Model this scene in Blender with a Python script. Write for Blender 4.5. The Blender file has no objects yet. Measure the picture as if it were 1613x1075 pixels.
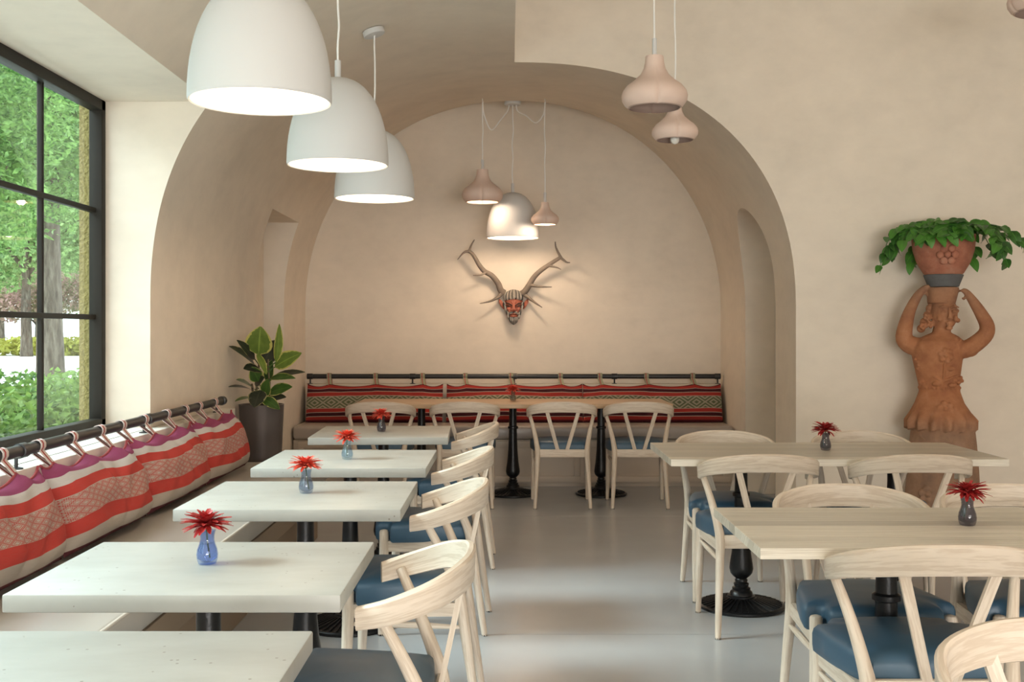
import bpy, bmesh, math, random
import numpy as np
from mathutils import Vector, Matrix, Euler
random.seed(7)
PI = math.pi
C = bpy.context.scene.collection
S = bpy.context.scene

# ------------------------------------------------------------------ camera, world, light, exposure
F, VX, VY, H = 1750.0, 802.0, 519.0, 1.33          # focal length in pixels, vanishing point, eye height
cam_d = bpy.data.cameras.new('camera')
cam = bpy.data.objects.new('camera', cam_d); C.objects.link(cam)
cam.location = (0, 0, H); cam.rotation_euler = (PI/2, 0, 0)
cam_d.sensor_width = 36; cam_d.lens = F/1613*36
cam_d.shift_x = (806.5-VX)/1613; cam_d.shift_y = -(537.5-VY)/1613
cam_d.clip_end = 400
S.camera = cam
w = bpy.data.worlds.new('sky'); S.world = w; w.use_nodes = True
bg = w.node_tree.nodes['Background']
bg.inputs[0].default_value = (0.80, 0.90, 1.0, 1); bg.inputs[1].default_value = 5.8
sun_d = bpy.data.lights.new('sun', 'SUN'); sun = bpy.data.objects.new('sun', sun_d); C.objects.link(sun)
sun_d.energy = 5.0; sun_d.angle = math.radians(15); sun_d.color = (0.83, 0.94, 1.0)
sun.rotation_euler = Vector((1.0, 0.17, -0.76)).to_track_quat('-Z', 'Y').to_euler()

def area(name, loc, target, sx, sy, power, col):
    d = bpy.data.lights.new(name, 'AREA'); d.shape = 'RECTANGLE'; d.size = sx; d.size_y = sy
    d.energy = power; d.color = col
    o = bpy.data.objects.new(name, d); C.objects.link(o); o.location = loc
    o.rotation_euler = (Vector(target)-Vector(loc)).to_track_quat('-Z', 'Y').to_euler()
    return o
area('fill_light_behind', (2.9, -4.6, 1.9), (1.4, 5.0, 1.0), 4.5, 2.0, 140, (1.0, 0.97, 0.92))  # added fill behind the camera, not a lamp of the room
area('fill_light_low', (1.2, -4.7, 0.7), (-0.3, 6.0, 3.4), 4.5, 1.1, 300, (1.0, 0.98, 0.94))  # added low fill, tilted up to brighten the vault and ceiling
portal = area('window_portal', (-2.15, 3.13, 1.66), (0, 3.13, 1.66), 1.7, 5.1, 1, (1, 1, 1))
portal.data.cycles.is_portal = True
vs = S.view_settings
S.display_settings.display_device = 'sRGB'
vs.view_transform = 'Standard'; vs.look = 'None'; vs.gamma = 1; vs.use_curve_mapping = False
vs.exposure = 0.0
cy = S.cycles
cy.max_bounces = 10; cy.diffuse_bounces = 6; cy.glossy_bounces = 4; cy.transmission_bounces = 6; cy.transparent_max_bounces = 12
cy.caustics_reflective = False; cy.caustics_refractive = False; cy.sample_clamp_indirect = 6

# ------------------------------------------------------------------ helpers
def P(px, py, Y):
    return Vector(((px-VX)*Y/F, Y, H-(py-VY)*Y/F))

def catmull(pts, n):
    pts = [np.array(p, float) for p in pts]
    out = []
    for i in range(len(pts)-1):
        p0 = pts[max(i-1, 0)]; p1 = pts[i]; p2 = pts[i+1]; p3 = pts[min(i+2, len(pts)-1)]
        for k in range(n):
            t = k/n
            out.append(0.5*(2*p1+(p2-p0)*t+(2*p0-5*p1+4*p2-p3)*t*t+(3*p1-p0-3*p2+p3)*t**3))
    out.append(pts[-1])
    return out

class MB:
    def __init__(s): s.v = []; s.f = []; s.u = []; s.m = []; s.sm = []
    def add(s, vs_, fs, uvs=None, mat=0, smooth=True):
        b = len(s.v); s.v += [tuple(map(float, p)) for p in vs_]
        for i, f in enumerate(fs):
            s.f.append([b+k for k in f]); s.m.append(mat); s.sm.append(smooth)
            s.u.append(uvs[i] if uvs else [(vs_[k][0]+vs_[k][1], vs_[k][2]) for k in f])
        return s
    def box(s, x0, x1, y0, y1, z0, z1, bev=0.0, mat=0, seg=2):
        bm = bmesh.new(); bmesh.ops.create_cube(bm, size=1)
        d = (x1-x0, y1-y0, z1-z0)
        for v in bm.verts:
            v.co = Vector((x0+(v.co.x+.5)*d[0], y0+(v.co.y+.5)*d[1], z0+(v.co.z+.5)*d[2]))
        if bev: bmesh.ops.bevel(bm, geom=bm.edges[:], offset=bev, segments=seg, affect='EDGES', profile=.5)
        bm.verts.index_update()
        L = max(range(3), key=lambda i: d[i]); o = [i for i in range(3) if i != L]
        V = [v.co[:] for v in bm.verts]; Fs = [[v.index for v in f.verts] for f in bm.faces]
        U = [[(V[k][L], V[k][o[0]]+V[k][o[1]]) for k in f] for f in Fs]
        bm.free(); return s.add(V, Fs, U, mat, bool(bev))
    def loft(s, rings, closed=True, caps=True, mat=0, smooth=True, uv=None):
        n = len(rings[0]); V = [p for r in rings for p in r]; Fs = []; U = []
        L = [0]
        for i in range(1, len(rings)):
            a = np.mean(np.array(rings[i], float), 0)-np.mean(np.array(rings[i-1], float), 0); L.append(L[-1]+float(np.linalg.norm(a)))
        per = [0]
        mid = rings[len(rings)//2]
        for k in range(n): per.append(per[-1]+float(np.linalg.norm(np.array(mid[(k+1) % n], float)-np.array(mid[k], float))))
        for i in range(len(rings)-1):
            for k in range(n if closed else n-1):
                k2 = (k+1) % n
                Fs.append([i*n+k, i*n+k2, (i+1)*n+k2, (i+1)*n+k])
                if uv: U.append([uv(i, k), uv(i, k+1), uv(i+1, k+1), uv(i+1, k)])
                else: U.append([(L[i], per[k]), (L[i], per[k+1]), (L[i+1], per[k+1]), (L[i+1], per[k])])
        s.add(V, Fs, U, mat, smooth)
        if caps and closed:
            for idx, rev in ((0, True), (len(rings)-1, False)):
                r = rings[idx]; f = list(range(n)); f = f[::-1] if rev else f
                s.add(r, [f], [[(L[idx]+.02*math.cos(k), .02*math.sin(k)) for k in f]], mat, smooth)
        return s
    def tube(s, path, rad, n=10, mat=0, caps=True, flat=1.0):
        path = [Vector(p) for p in path]
        if not hasattr(rad, '__len__'): rad = [rad]*len(path)
        rings = []; ref = None
        for i, p in enumerate(path):
            t = (path[min(i+1, len(path)-1)]-path[max(i-1, 0)]).normalized()
            if ref is None:
                ref = Vector((0, 0, 1)) if abs(t.z) < .9 else Vector((1, 0, 0))
            a = (ref-t*ref.dot(t)).normalized(); ref = a; b = t.cross(a)
            rings.append([p+(a*math.cos(2*PI*k/n)+b*flat*math.sin(2*PI*k/n))*rad[i] for k in range(n)])
        return s.loft(rings, True, caps, mat)
    def bar(s, p0, p1, wd, th, side, mat=0):
        p0, p1, side = Vector(p0), Vector(p1), Vector(side)
        t = (p1-p0).normalized(); a = (side-t*side.dot(t)).normalized(); b = t.cross(a)
        rings = []
        for p in (p0, p0.lerp(p1, .5), p1):
            rings.append([p+a*wd/2*i+b*th/2*j for i, j in ((-1, -1), (1, -1), (1, 1), (-1, 1))])
        return s.loft(rings, True, True, mat, False)
    def lathe(s, prof, n=32, c=(0, 0, 0), sx=1, sy=1, mat=0, caps=True, wob=None):
        rings = []
        for r, z in prof:
            rings.append([(c[0]+r*sx*math.cos(2*PI*k/n)*(wob(k/n, z) if wob else 1), c[1]+r*sy*math.sin(2*PI*k/n)*(wob(k/n, z) if wob else 1), c[2]+z) for k in range(n)])
        return s.loft(rings, True, caps, mat)
    def ball(s, c, r, mat=0, n=12, m=8):
        if not hasattr(r, '__len__'): r = (r, r, r)
        rings = []
        for i in range(m+1):
            a = -PI/2+PI*(i+.001)/(m+.002)
            rings.append([(c[0]+r[0]*math.cos(a)*math.cos(2*PI*k/n), c[1]+r[1]*math.cos(a)*math.sin(2*PI*k/n), c[2]+r[2]*math.sin(a)) for k in range(n)])
        return s.loft(rings, True, True, mat)
    def mesh(s, name, mats, sharp=35):
        me = bpy.data.meshes.new(name)
        me.from_pydata(s.v, [], s.f)
        ul = me.uv_layers.new(name='UVMap')
        flat = [c for f in s.u for p in f for c in p]
        ul.data.foreach_set('uv', flat)
        me.polygons.foreach_set('use_smooth', s.sm)
        for m in (mats if isinstance(mats, (list, tuple)) else [mats]): me.materials.append(m)
        if any(s.m): me.polygons.foreach_set('material_index', s.m)
        bm = bmesh.new(); bm.from_mesh(me); bmesh.ops.recalc_face_normals(bm, faces=bm.faces[:]); bm.to_mesh(me); bm.free()
        me.set_sharp_from_angle(angle=math.radians(sharp))
        return me
    def build(s, name, mats, parent=None, sharp=35):
        o = bpy.data.objects.new(name, s.mesh(name, mats, sharp)); C.objects.link(o)
        if parent: o.parent = parent
        return o

def tag(o, label=None, cat=None, group=None, kind=None):
    if label: o['label'] = label
    if cat: o['category'] = cat
    if group: o['group'] = group
    if kind: o['kind'] = kind
    return o
def thing(name, label, cat, loc=(0, 0, 0), rz=0, group=None):
    o = bpy.data.objects.new(name, None); C.objects.link(o); o.empty_display_size = .1
    o.location = loc; o.rotation_euler = (0, 0, rz)
    return tag(o, label, cat, group)
def kids(o): return [c for c in bpy.data.objects if c.parent == o]
def dup(root, loc, rz=0, label=None, group=None, tree=None):
    r = root.copy(); C.objects.link(r); r.location = loc; r.rotation_euler = (0, 0, rz)
    if label: r['label'] = label
    if group: r['group'] = group
    for ch in kids(root):
        c = ch.copy(); C.objects.link(c); c.parent = r
        for g in kids(ch):
            d = g.copy(); C.objects.link(d); d.parent = c
    return r
def struct(name, mb, m, parent=None, sharp=35):
    o = mb.build(name, m, parent, sharp)
    if not parent: o['kind'] = 'structure'
    return o
def fused(name, mb, mats, voxel, smooth=2, parent=None):
    """one continuous surface out of overlapping closed shapes"""
    o = mb.build('raw', mats[0] if isinstance(mats, (list, tuple)) else mats)
    md = o.modifiers.new('r', 'REMESH'); md.mode = 'VOXEL'; md.voxel_size = voxel
    dg = bpy.context.evaluated_depsgraph_get(); dg.update()
    me = bpy.data.meshes.new_from_object(o.evaluated_get(dg))
    old = o.data; bpy.data.objects.remove(o); bpy.data.meshes.remove(old)
    bm = bmesh.new(); bm.from_mesh(me)
    for _ in range(smooth): bmesh.ops.smooth_vert(bm, verts=bm.verts[:], factor=.5, use_axis_x=True, use_axis_y=True, use_axis_z=True)
    for f in bm.faces: f.smooth = True
    bm.to_mesh(me); bm.free(); me.name = name
    if not me.materials: me.materials.append(mats)
    o = bpy.data.objects.new(name, me); C.objects.link(o)
    if parent: o.parent = parent
    return o

# ------------------------------------------------------------------ materials
class N:
    """small node-graph writer"""
    def __init__(s, name):
        s.m = bpy.data.materials.new(name); s.m.use_nodes = True; s.t = s.m.node_tree
        s.b = s.t.nodes['Principled BSDF']; s.o = s.t.nodes['Material Output']
    def n(s, kind, **kw):
        x = s.t.nodes.new(kind)
        for k, v in kw.items():
            if k.startswith('i_'): 
                key = k[2:]; key = int(key) if key.isdigit() else key.replace('_', ' ')
                s.set(x.inputs[key], v)
            else: setattr(x, k, v)
        return x
    def set(s, inp, v):
        if isinstance(v, bpy.types.NodeSocket): s.t.links.new(v, inp)
        else: inp.default_value = v
    def math(s, op, a, b=None, c=None):
        x = s.t.nodes.new('ShaderNodeMath'); x.operation = op; s.set(x.inputs[0], a)
        if b is not None: s.set(x.inputs[1], b)
        if c is not None: s.set(x.inputs[2], c)
        return x.outputs[0]
    def mix(s, fac, a, b, blend='MIX'):
        x = s.t.nodes.new('ShaderNodeMix'); x.data_type = 'RGBA'; x.blend_type = blend
        s.set(x.inputs[0], fac); s.set(x.inputs[6], c4(a)); s.set(x.inputs[7], c4(b)); return x.outputs[2]
    def ramp(s, fac, stops, mode='LINEAR'):
        x = s.t.nodes.new('ShaderNodeValToRGB'); s.set(x.inputs[0], fac); e = x.color_ramp; e.interpolation = mode
        e.elements.remove(e.elements[1]); e.elements[0].position = stops[0][0]; e.elements[0].color = c4(stops[0][1])
        for p, c in stops[1:]:
            el = e.elements.new(p); el.color = c4(c)
        return x.outputs[0]
    def noise(s, vec, scale, detail=3, rough=.5):
        x = s.n('ShaderNodeTexNoise'); s.set(x.inputs['Vector'], vec); x.inputs['Scale'].default_value = scale
        x.inputs['Detail'].default_value = detail; x.inputs['Roughness'].default_value = rough; return x.outputs[0]
    def co(s, which='Object'): return s.n('ShaderNodeTexCoord').outputs[which]
    def mapping(s, vec, scale=(1, 1, 1)):
        x = s.n('ShaderNodeMapping'); s.set(x.inputs[0], vec); x.inputs['Scale'].default_value = scale; return x.outputs[0]
    def uv(s):
        x = s.n('ShaderNodeSeparateXYZ'); s.set(x.inputs[0], s.co('UV')); return x.outputs[0], x.outputs[1]
    def bump(s, h, dist, strength=1):
        x = s.n('ShaderNodeBump'); s.set(x.inputs['Height'], h); x.inputs['Distance'].default_value = dist; x.inputs['Strength'].default_value = strength
        s.set(s.b.inputs['Normal'], x.outputs[0])
    def fin(s, col=None, rough=.5, metal=0, spec=.5):
        if col is not None: s.set(s.b.inputs['Base Color'], c4(col))
        s.set(s.b.inputs['Roughness'], rough); s.b.inputs['Metallic'].default_value = metal
        s.b.inputs['Specular IOR Level'].default_value = spec
        return s.m
def c4(c): return c if isinstance(c, bpy.types.NodeSocket) else (tuple(c)+(1,) if len(c) == 3 else tuple(c))
def sc(c, k): return tuple(x*k for x in c)

def plain(name, col, rough=.5, metal=0, var=.05, scale=20, spec=.5, bump=0):
    g = N(name); nz = g.noise(g.co(), scale)
    col_ = g.mix(nz, sc(col, 1-var), sc(col, 1+var))
    if bump: g.bump(nz, bump)
    return g.fin(col_, rough, metal, spec)

def plaster(name, col):
    g = N(name); co = g.co()
    n1 = g.noise(co, 1.3, 4, .6); n2 = g.noise(g.mapping(co, (1, 1, 1.6)), 6, 3, .6)
    f = g.math('ADD', g.math('MULTIPLY', n1, .65), g.math('MULTIPLY', n2, .35))
    c = g.ramp(f, [(.33, sc(col, .91)), (.5, col), (.67, sc(col, 1.07))])
    g.bump(n2, .004, .5)
    return g.fin(c, .75, 0, .25)

def wood(name, light, dark, su=4.0, sv=70.0, rough=.45, vary=False):
    g = N(name); u, v = g.uv()
    cmb = g.n('ShaderNodeCombineXYZ'); g.set(cmb.inputs[0], g.math('MULTIPLY', u, su)); g.set(cmb.inputs[1], g.math('MULTIPLY', v, sv))
    info = g.n('ShaderNodeObjectInfo').outputs['Random']
    g.set(cmb.inputs[2], g.math('MULTIPLY', info, 30))
    n1 = g.noise(cmb.outputs[0], 1.0, 4, .6)
    wv = g.math('MULTIPLY', g.math('ADD', g.math('SINE', g.math('MULTIPLY', n1, 26)), 1), .5)
    f = g.math('ADD', g.math('MULTIPLY', n1, .55), g.math('MULTIPLY', wv, .45))
    c = g.ramp(f, [(.2, dark), (.62, light), (1.0, sc(light, 1.08))])
    if vary:
        k = g.math('ADD', g.math('MULTIPLY', info, .40), .74)
        m = g.n('ShaderNodeMix', data_type='RGBA', blend_type='MULTIPLY'); m.inputs[0].default_value = 1
        cc = g.n('ShaderNodeCombineColor'); g.set(cc.inputs[0], k); g.set(cc.inputs[1], g.math('MULTIPLY', k, .985)); g.set(cc.inputs[2], g.math('MULTIPLY', k, .96))
        g.set(m.inputs[6], c); g.set(m.inputs[7], cc.outputs[0]); c = m.outputs[2]
    g.bump(f, .0006, .4)
    return g.fin(c, rough, 0, .4)

def front(g, fac):
    """reflection only where the ray enters the glass, not where it leaves"""
    return g.math('MULTIPLY', fac, g.math('SUBTRACT', 1.0, g.n('ShaderNodeNewGeometry').outputs['Backfacing']))
def glassy(name, col, trans=.9, rough=.02):
    """thin tinted glass: see-through with a fresnel reflection"""
    g = N(name); t = g.t
    tr = g.n('ShaderNodeBsdfTransparent'); g.set(tr.inputs[0], c4(col))
    gl = g.n('ShaderNodeBsdfGlossy'); gl.inputs['Roughness'].default_value = rough
    lw = g.n('ShaderNodeFresnel'); lw.inputs[0].default_value = 1.45
    mx = g.n('ShaderNodeMixShader'); g.set(mx.inputs[0], front(g, lw.outputs[0])); t.links.new(tr.outputs[0], mx.inputs[1]); t.links.new(gl.outputs[0], mx.inputs[2])
    t.links.new(mx.outputs[0], g.o.inputs[0]); return g.m

def emit(name, col, k):
    g = N(name); e = g.n('ShaderNodeEmission'); e.inputs[0].default_value = c4(col); e.inputs[1].default_value = k
    g.t.links.new(e.outputs[0], g.o.inputs[0]); return g.m

def leafmat(name, dark, light, rim=None, trans=.25, rough=.4, edge=.34):
    g = N(name); u, v = g.uv()
    info = g.n('ShaderNodeObjectInfo').outputs['Random']
    nz = g.noise(g.co(), 18, 3)
    f = g.math('ADD', g.math('MULTIPLY', nz, .8), g.math('MULTIPLY', info, .5))
    c = g.ramp(f, [(.3, dark), (.85, light)])
    d = g.math('ABSOLUTE', g.math('SUBTRACT', v, .5))
    c = g.mix(g.math('MULTIPLY', g.math('LESS_THAN', d, .03), .6), c, sc(light, 1.5))
    if rim: 
        e = g.math('ADD', d, g.math('MULTIPLY', g.math('SUBTRACT', g.noise(g.co(), 30), .5), .25))
        c = g.mix(g.math('GREATER_THAN', e, edge), c, rim)
    g.fin(c, rough, 0, .5)
    td = g.n('ShaderNodeBsdfTranslucent'); g.set(td.inputs[0], c); mx = g.n('ShaderNodeMixShader'); mx.inputs[0].default_value = trans
    g.t.links.new(g.b.outputs[0], mx.inputs[1]); g.t.links.new(td.outputs[0], mx.inputs[2]); g.t.links.new(mx.outputs[0], g.o.inputs[0])
    return g.m

M = {}
M['plaster'] = plaster('plaster', (.755, .675, .572))
M['stucco'] = plain('exterior_stucco', (.25, .20, .075), .9, 0, .25, 60, .2, .02)
g = N('polished_concrete'); co = g.co()
n1 = g.noise(co, .9, 2, .5); n2 = g.noise(co, 4, 2, .5)
k = g.math('ADD', g.math('MULTIPLY', n1, .6), g.math('MULTIPLY', n2, .4))
M['floor'] = g.fin(g.mix(k, (.375, .388, .40), (.505, .53, .555)), .27, 0, .6)
M['joint'] = plain('joint_filler', (.16, .15, .14), .8)
M['ceiling'] = plaster('ceiling_plaster', (.755, .675, .572))
M['black_metal'] = plain('black_powder_coat', (.018, .018, .019), .38, 0, .1, 40, .5)
M['cast_iron'] = plain('black_cast_iron', (.012, .012, .013), .32, .3, .2, 80, .5, .001)
M['ash'] = wood('pale_ash', (.70, .605, .50), (.60, .495, .39), 5, 60, .42)
M['ash_top'] = wood('pale_ash_planks', (.72, .675, .59), (.58, .53, .445), 2.2, 110, .38, True)
M['ash_warm'] = wood('warm_ash_top', (.62, .44, .28), (.52, .36, .22), 1.5, 90, .4)
g = N('white_concrete'); co = g.co()
n1 = g.noise(g.mapping(co, (1, 2.2, 1)), 4, 4, .6)
vo = g.n('ShaderNodeTexVoronoi'); g.set(vo.inputs['Vector'], co); vo.inputs['Scale'].default_value = 38
sp = g.noise(co, 14, 2)
pit = g.math('MULTIPLY', g.math('LESS_THAN', vo.outputs['Distance'], .12), g.math('GREATER_THAN', sp, .54))
M['concrete'] = g.fin(g.mix(pit, g.ramp(n1, [(.3, (.375, .375, .345)), (.7, (.445, .45, .42))]), (.22, .20, .17)), .42, 0, .5)
M['blue_vinyl'] = plain('blue_vinyl', (.048, .105, .165), .42, 0, .06, 6, .5)
M['taupe_vinyl'] = plain('taupe_vinyl', (.40, .355, .315), .32, 0, .05, 5, .55)
M['taupe_vinyl_lit'] = plain('taupe_vinyl_window_lit', (.52, .50, .46), .3, 0, .05, 5, .6)  # the taupe vinyl again, window sheen on the seat put into its colour
M['bench_paint'] = plain('bench_paint', (.60, .52, .43), .55, 0, .02, 4)
M['bench_panel'] = plain('window_bench_panel', (.34, .255, .18), .6, 0, .04, 4)
M['white_paint'] = plain('white_paint', (.78, .75, .68), .5, 0, .02, 4)
M['lamp_white'] = plain('matte_white_lacquer', (.63, .632, .625), .55, 0, .01, 5, .3)
M['lamp_inner'] = plain('lamp_inside_white', (.88, .86, .80), .7, 0, .01, 5, .2)
M['cord'] = plain('white_cord', (.86, .85, .82), .6, 0, .03, 50)
M['pink_clay'] = plain('pink_clay', (.74, .575, .49), .62, 0, .03, 8, .3)
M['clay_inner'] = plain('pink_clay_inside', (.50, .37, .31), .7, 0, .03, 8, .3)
M['bulb'] = emit('warm_bulb', (1.0, .72, .42), 14)
M['bulb_off'] = plain('frosted_bulb', (.75, .72, .66), .2, 0, .01)
M['pane'] = glassy('window_glass', (.93, .97, .94))
M['frame'] = plain('dark_window_frame', (.028, .025, .021), .5, 0, .08, 8, .08)
M['terracotta'] = None
M['leaf'] = leafmat('fittonia_leaf', (.010, .055, .008), (.075, .24, .03), None, .12, .42)
M['rubber_leaf'] = leafmat('rubber_plant_leaf', (.016, .045, .014), (.07, .15, .03), (.42, .42, .13), .12, .3, .43)
M['rubber_dark'] = leafmat('dark_rubber_leaf', (.014, .022, .014), (.05, .055, .038), (.36, .34, .16), .08, .35, .45)
M['rubber_light'] = leafmat('light_rubber_leaf', (.10, .17, .03), (.20, .29, .055), (.50, .48, .14), .2, .35, .41)
M['stem'] = plain('green_stem', (.06, .13, .03), .5)
M['brown_stem'] = plain('brown_stem', (.14, .10, .05), .6)
M['soil'] = plain('potting_soil', (.03, .022, .016), .95, 0, .4, 60, .2, .01)
M['pot'] = plain('dark_bronze_pot', (.115, .10, .098), .42, .35, .25, 5, .5)
M['slate'] = plain('grey_stone_ring', (.12, .12, .12), .85, 0, .25, 30, .3, .004)
M['red_petal'] = plain('red_petal', (.42, .028, .028), .5, 0, .25, 60)
M['coral_petal'] = plain('coral_petal', (.72, .10, .055), .5, 0, .25, 60)
M['petal_core'] = plain('petal_core', (.25, .07, .02), .6)
g = N('grey_bark'); co = g.co(); nb = g.noise(g.mapping(co, (9, 9, 2.2)), 1.0, 5, .7)
g.bump(nb, .08, 1); M['bark'] = g.fin(g.ramp(nb, [(.32, (.022, .016, .012)), (.5, (.085, .066, .05)), (.68, (.17, .145, .115))]), .9, 0, .2)
M['pavement'] = plain('pale_pavement', (.76, .76, .73), .9, 0, .06, 2, .2)
M['earth'] = plain('planting_earth', (.10, .08, .05), .95, 0, .3, 5)

g = N('terracotta'); co = g.co(); z = g.n('ShaderNodeSeparateXYZ'); g.set(z.inputs[0], co)
nz = g.noise(co, 9, 5, .65)
base = g.ramp(nz, [(.3, (.30, .115, .055)), (.52, (.40, .165, .075)), (.72, (.47, .22, .115))])
worn = g.ramp(nz, [(.3, (.20, .125, .085)), (.55, (.30, .175, .11)), (.75, (.36, .22, .15))])
zz = g.math('ADD', z.outputs[2], g.math('MULTIPLY', g.noise(co, 6), .12))
k = g.ramp(g.math('MULTIPLY', zz, .5), [(.36, (1, 1, 1)), (.42, (.25, .25, .25)), (.5, (0, 0, 0)), (.70, (.15, .15, .15)), (.85, (.8, .8, .8))])
M['terracotta'] = g.fin(g.mix(k, base, worn), .8, 0, .25)
g = N('clay_bowl'); nz = g.noise(g.co(), 10, 5, .65)
M['bowl'] = g.fin(g.ramp(nz, [(.3, (.28, .11, .07)), (.5, (.40, .155, .095)), (.7, (.44, .22, .15))]), .8, 0, .25)

def tri(g, x): return g.math('MULTIPLY', g.math('ABSOLUTE', g.math('SUBTRACT', g.math('FRACT', x), .5)), 2)
def cloth_red(name):
    g = N(name); u, v = g.uv()
    RED, BEI, MAG, LGT, MAR = (.48, .036, .027), (.45, .40, .345), (.26, .035, .115), (.57, .545, .52), (.085, .008, .018)
    bands = g.ramp(v, [(0, MAR), (.055, BEI), (.20, RED), (.36, BEI), (.63, RED), (.755, LGT), (.86, MAG)], 'CONSTANT')
    a = g.math('MULTIPLY', u, 13.0); b = g.math('MULTIPLY', v, 13.0)
    d = g.math('ADD', tri(g, a), tri(g, b))                         # diamonds
    dd = g.math('ABSOLUTE', g.math('SUBTRACT', d, 1.0))
    net = g.math('LESS_THAN', dd, .30)
    core = g.math('LESS_THAN', g.math('ABSOLUTE', g.math('SUBTRACT', dd, .55)), .10)
    weave = g.math('GREATER_THAN', tri(g, g.math('MULTIPLY', u, 130)), .45)
    m = g.math('MULTIPLY', g.math('MAXIMUM', net, core), g.math('ADD', g.math('MULTIPLY', weave, .5), .5))
    inb = g.math('MULTIPLY', g.math('GREATER_THAN', v, .365), g.math('LESS_THAN', v, .625))
    c = g.mix(g.math('MULTIPLY', m, inb), bands, (.46, .10, .085))
    rib = g.noise(g.mapping(g.co('UV'), (20, 260, 1)), 1.0, 2)
    c = g.mix(g.math('MULTIPLY', rib, .35), c, sc((.3, .22, .2), .6))
    g.bump(rib, .002, .5)
    return g.fin(c, .9, 0, .15)
def cloth_green(name):
    g = N(name); u, v = g.uv()
    RED, LIN, DRK, GRN, MAR = (.36, .035, .028), (.47, .40, .335), (.055, .010, .016), (.37, .335, .25), (.085, .010, .018)
    bands = g.ramp(v, [(0, MAR), (.045, RED), (.125, LIN), (.14, DRK), (.22, LIN), (.238, RED), (.33, LIN), (.345, GRN), (.645, LIN), (.66, RED),
                       (.755, LIN), (.77, DRK), (.86, LIN), (.875, RED), (.965, MAR)], 'CONSTANT')
    a = g.math('MULTIPLY', u, 8.0); b = g.math('DIVIDE', g.math('SUBTRACT', v, .345), .30)
    d = g.math('ADD', tri(g, a), tri(g, g.math('MULTIPLY', b, 1.0)))
    ringy = g.math('GREATER_THAN', g.math('SINE', g.math('MULTIPLY', d, 11.0)), .0)
    inb = g.math('MULTIPLY', g.math('GREATER_THAN', v, .345), g.math('LESS_THAN', v, .645))
    c = g.mix(g.math('MULTIPLY', ringy, inb), bands, (.115, .135, .075))
    rib = g.noise(g.mapping(g.co('UV'), (20, 200, 1)), 1.0, 2)
    c = g.mix(g.math('MULTIPLY', rib, .22), c, (.06, .04, .03))
    g.bump(rib, .002, .5)
    return g.fin(c, .9, 0, .15)
M['cloth_red'] = cloth_red('striped_red_cloth'); M['cloth_green'] = cloth_green('striped_green_cloth')
def strap_mat(name, c1, c2):
    g = N(name); u, v = g.uv()
    k = g.math('LESS_THAN', g.math('ABSOLUTE', g.math('SUBTRACT', g.math('FRACT', g.math('MULTIPLY', v, 33)), .5)), .18)
    return g.fin(g.mix(k, c1, c2), .9, 0, .1)
M['strap_red'] = strap_mat('red_white_strap', (.58, .50, .47), (.36, .06, .06)); M['strap_green'] = strap_mat('green_strap', (.30, .30, .20), (.35, .12, .10))
M['piping'] = plain('maroon_piping', (.30, .05, .06), .9)

# ------------------------------------------------------------------ room shell
CX, A = .035, 1.87
STAT = [(-5.0, 3.105, 2.33, 1.452), (7.38, 3.105, 2.33, 1.452), (9.3, 3.245, 2.22, 1.475), (10.0, 3.385, 2.10, 1.49)]
def prof(Y, n=72):
    for i in range(len(STAT)-1):
        if Y <= STAT[i+1][0]+1e-6:
            a, b = STAT[i], STAT[i+1]; t = max(0, (Y-a[0])/(b[0]-a[0])); break
    crown, ex, spr = [a[k]+(b[k]-a[k])*t for k in (1, 2, 3)]
    out = []
    for i in range(n+1):
        th = PI/2*i/n
        out.append((A*math.sin(th)**(2/ex), spr+(crown-spr)*math.cos(th)**(2/ex)))
    return out
def ceiling_z(X, Y):
    p = prof(Y); u = abs(X-CX)
    for (a, za), (b, zb) in zip(p, p[1:]):
        if a <= u <= b: return za+(zb-za)*(u-a)/max(b-a, 1e-9)
    return p[-1][1]
def vault_block(side, ys):
    mb = MB(); rings = []
    for Y in ys:
        r = [(CX+side*u, Y, z) for u, z in prof(Y)]
        out = CX+side*A
        far = -2.16 if side < 0 else 6.6
        r += [(out, Y, -.12), (far, Y, -.12), (far, Y, 4.0), (CX, Y, 4.0)]
        rings.append(r)
    mb.loft(rings, True, True, 0, True); return mb
def cut(o, boxes):
    for bx in boxes:
        c = MB().box(*bx).build('cutter', M['plaster']) if isinstance(bx, tuple) else bx
        md = o.modifiers.new('b', 'BOOLEAN'); md.operation = 'DIFFERENCE'; md.solver = 'EXACT'; md.object = c
        dg = bpy.context.evaluated_depsgraph_get(); dg.update()
        me = bpy.data.meshes.new_from_object(o.evaluated_get(dg)); o.modifiers.clear()
        o.data = me; bpy.data.objects.remove(c)
    bm = bmesh.new(); bm.from_mesh(o.data)
    for f in bm.faces: f.smooth = True
    bm.to_mesh(o.data); bm.free(); o.data.set_sharp_from_angle(angle=math.radians(22))
WY0, WY1, WZ0, WZ1 = .58, 5.68, .827, 2.495
wl = struct('wall_left', vault_block(-1, [-5.0, 7.38, 8.0, 8.6, 9.3, 9.65, 10.0]), M['plaster'], None, 22)
cut(wl, [(-3, -.3, WY0, WY1, WZ0, WZ1), (-2.0, -.9, 8.02, 9.05, -.3, 2.2)])
wr = struct('wall_right', vault_block(1, [7.38, 8.0, 8.6, 9.3, 9.65, 10.0]), M['plaster'], None, 22)
def arch_cutter():
    ring = [(7.95, -.3)]+[(8.455-.505*math.cos(PI*k/24), 1.74+.51*math.sin(PI*k/24)) for k in range(25)]+[(8.96, -.3)]
    return MB().loft([[(.9, y, z) for y, z in ring], [(2.18, y, z) for y, z in ring]]).build('cutter', M['plaster'])
cut(wr, [arch_cutter()])
struct('wall_back', MB().box(-2.25, 6.6, 10.0, 10.2, -.12, 4.0), M['plaster'])
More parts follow.
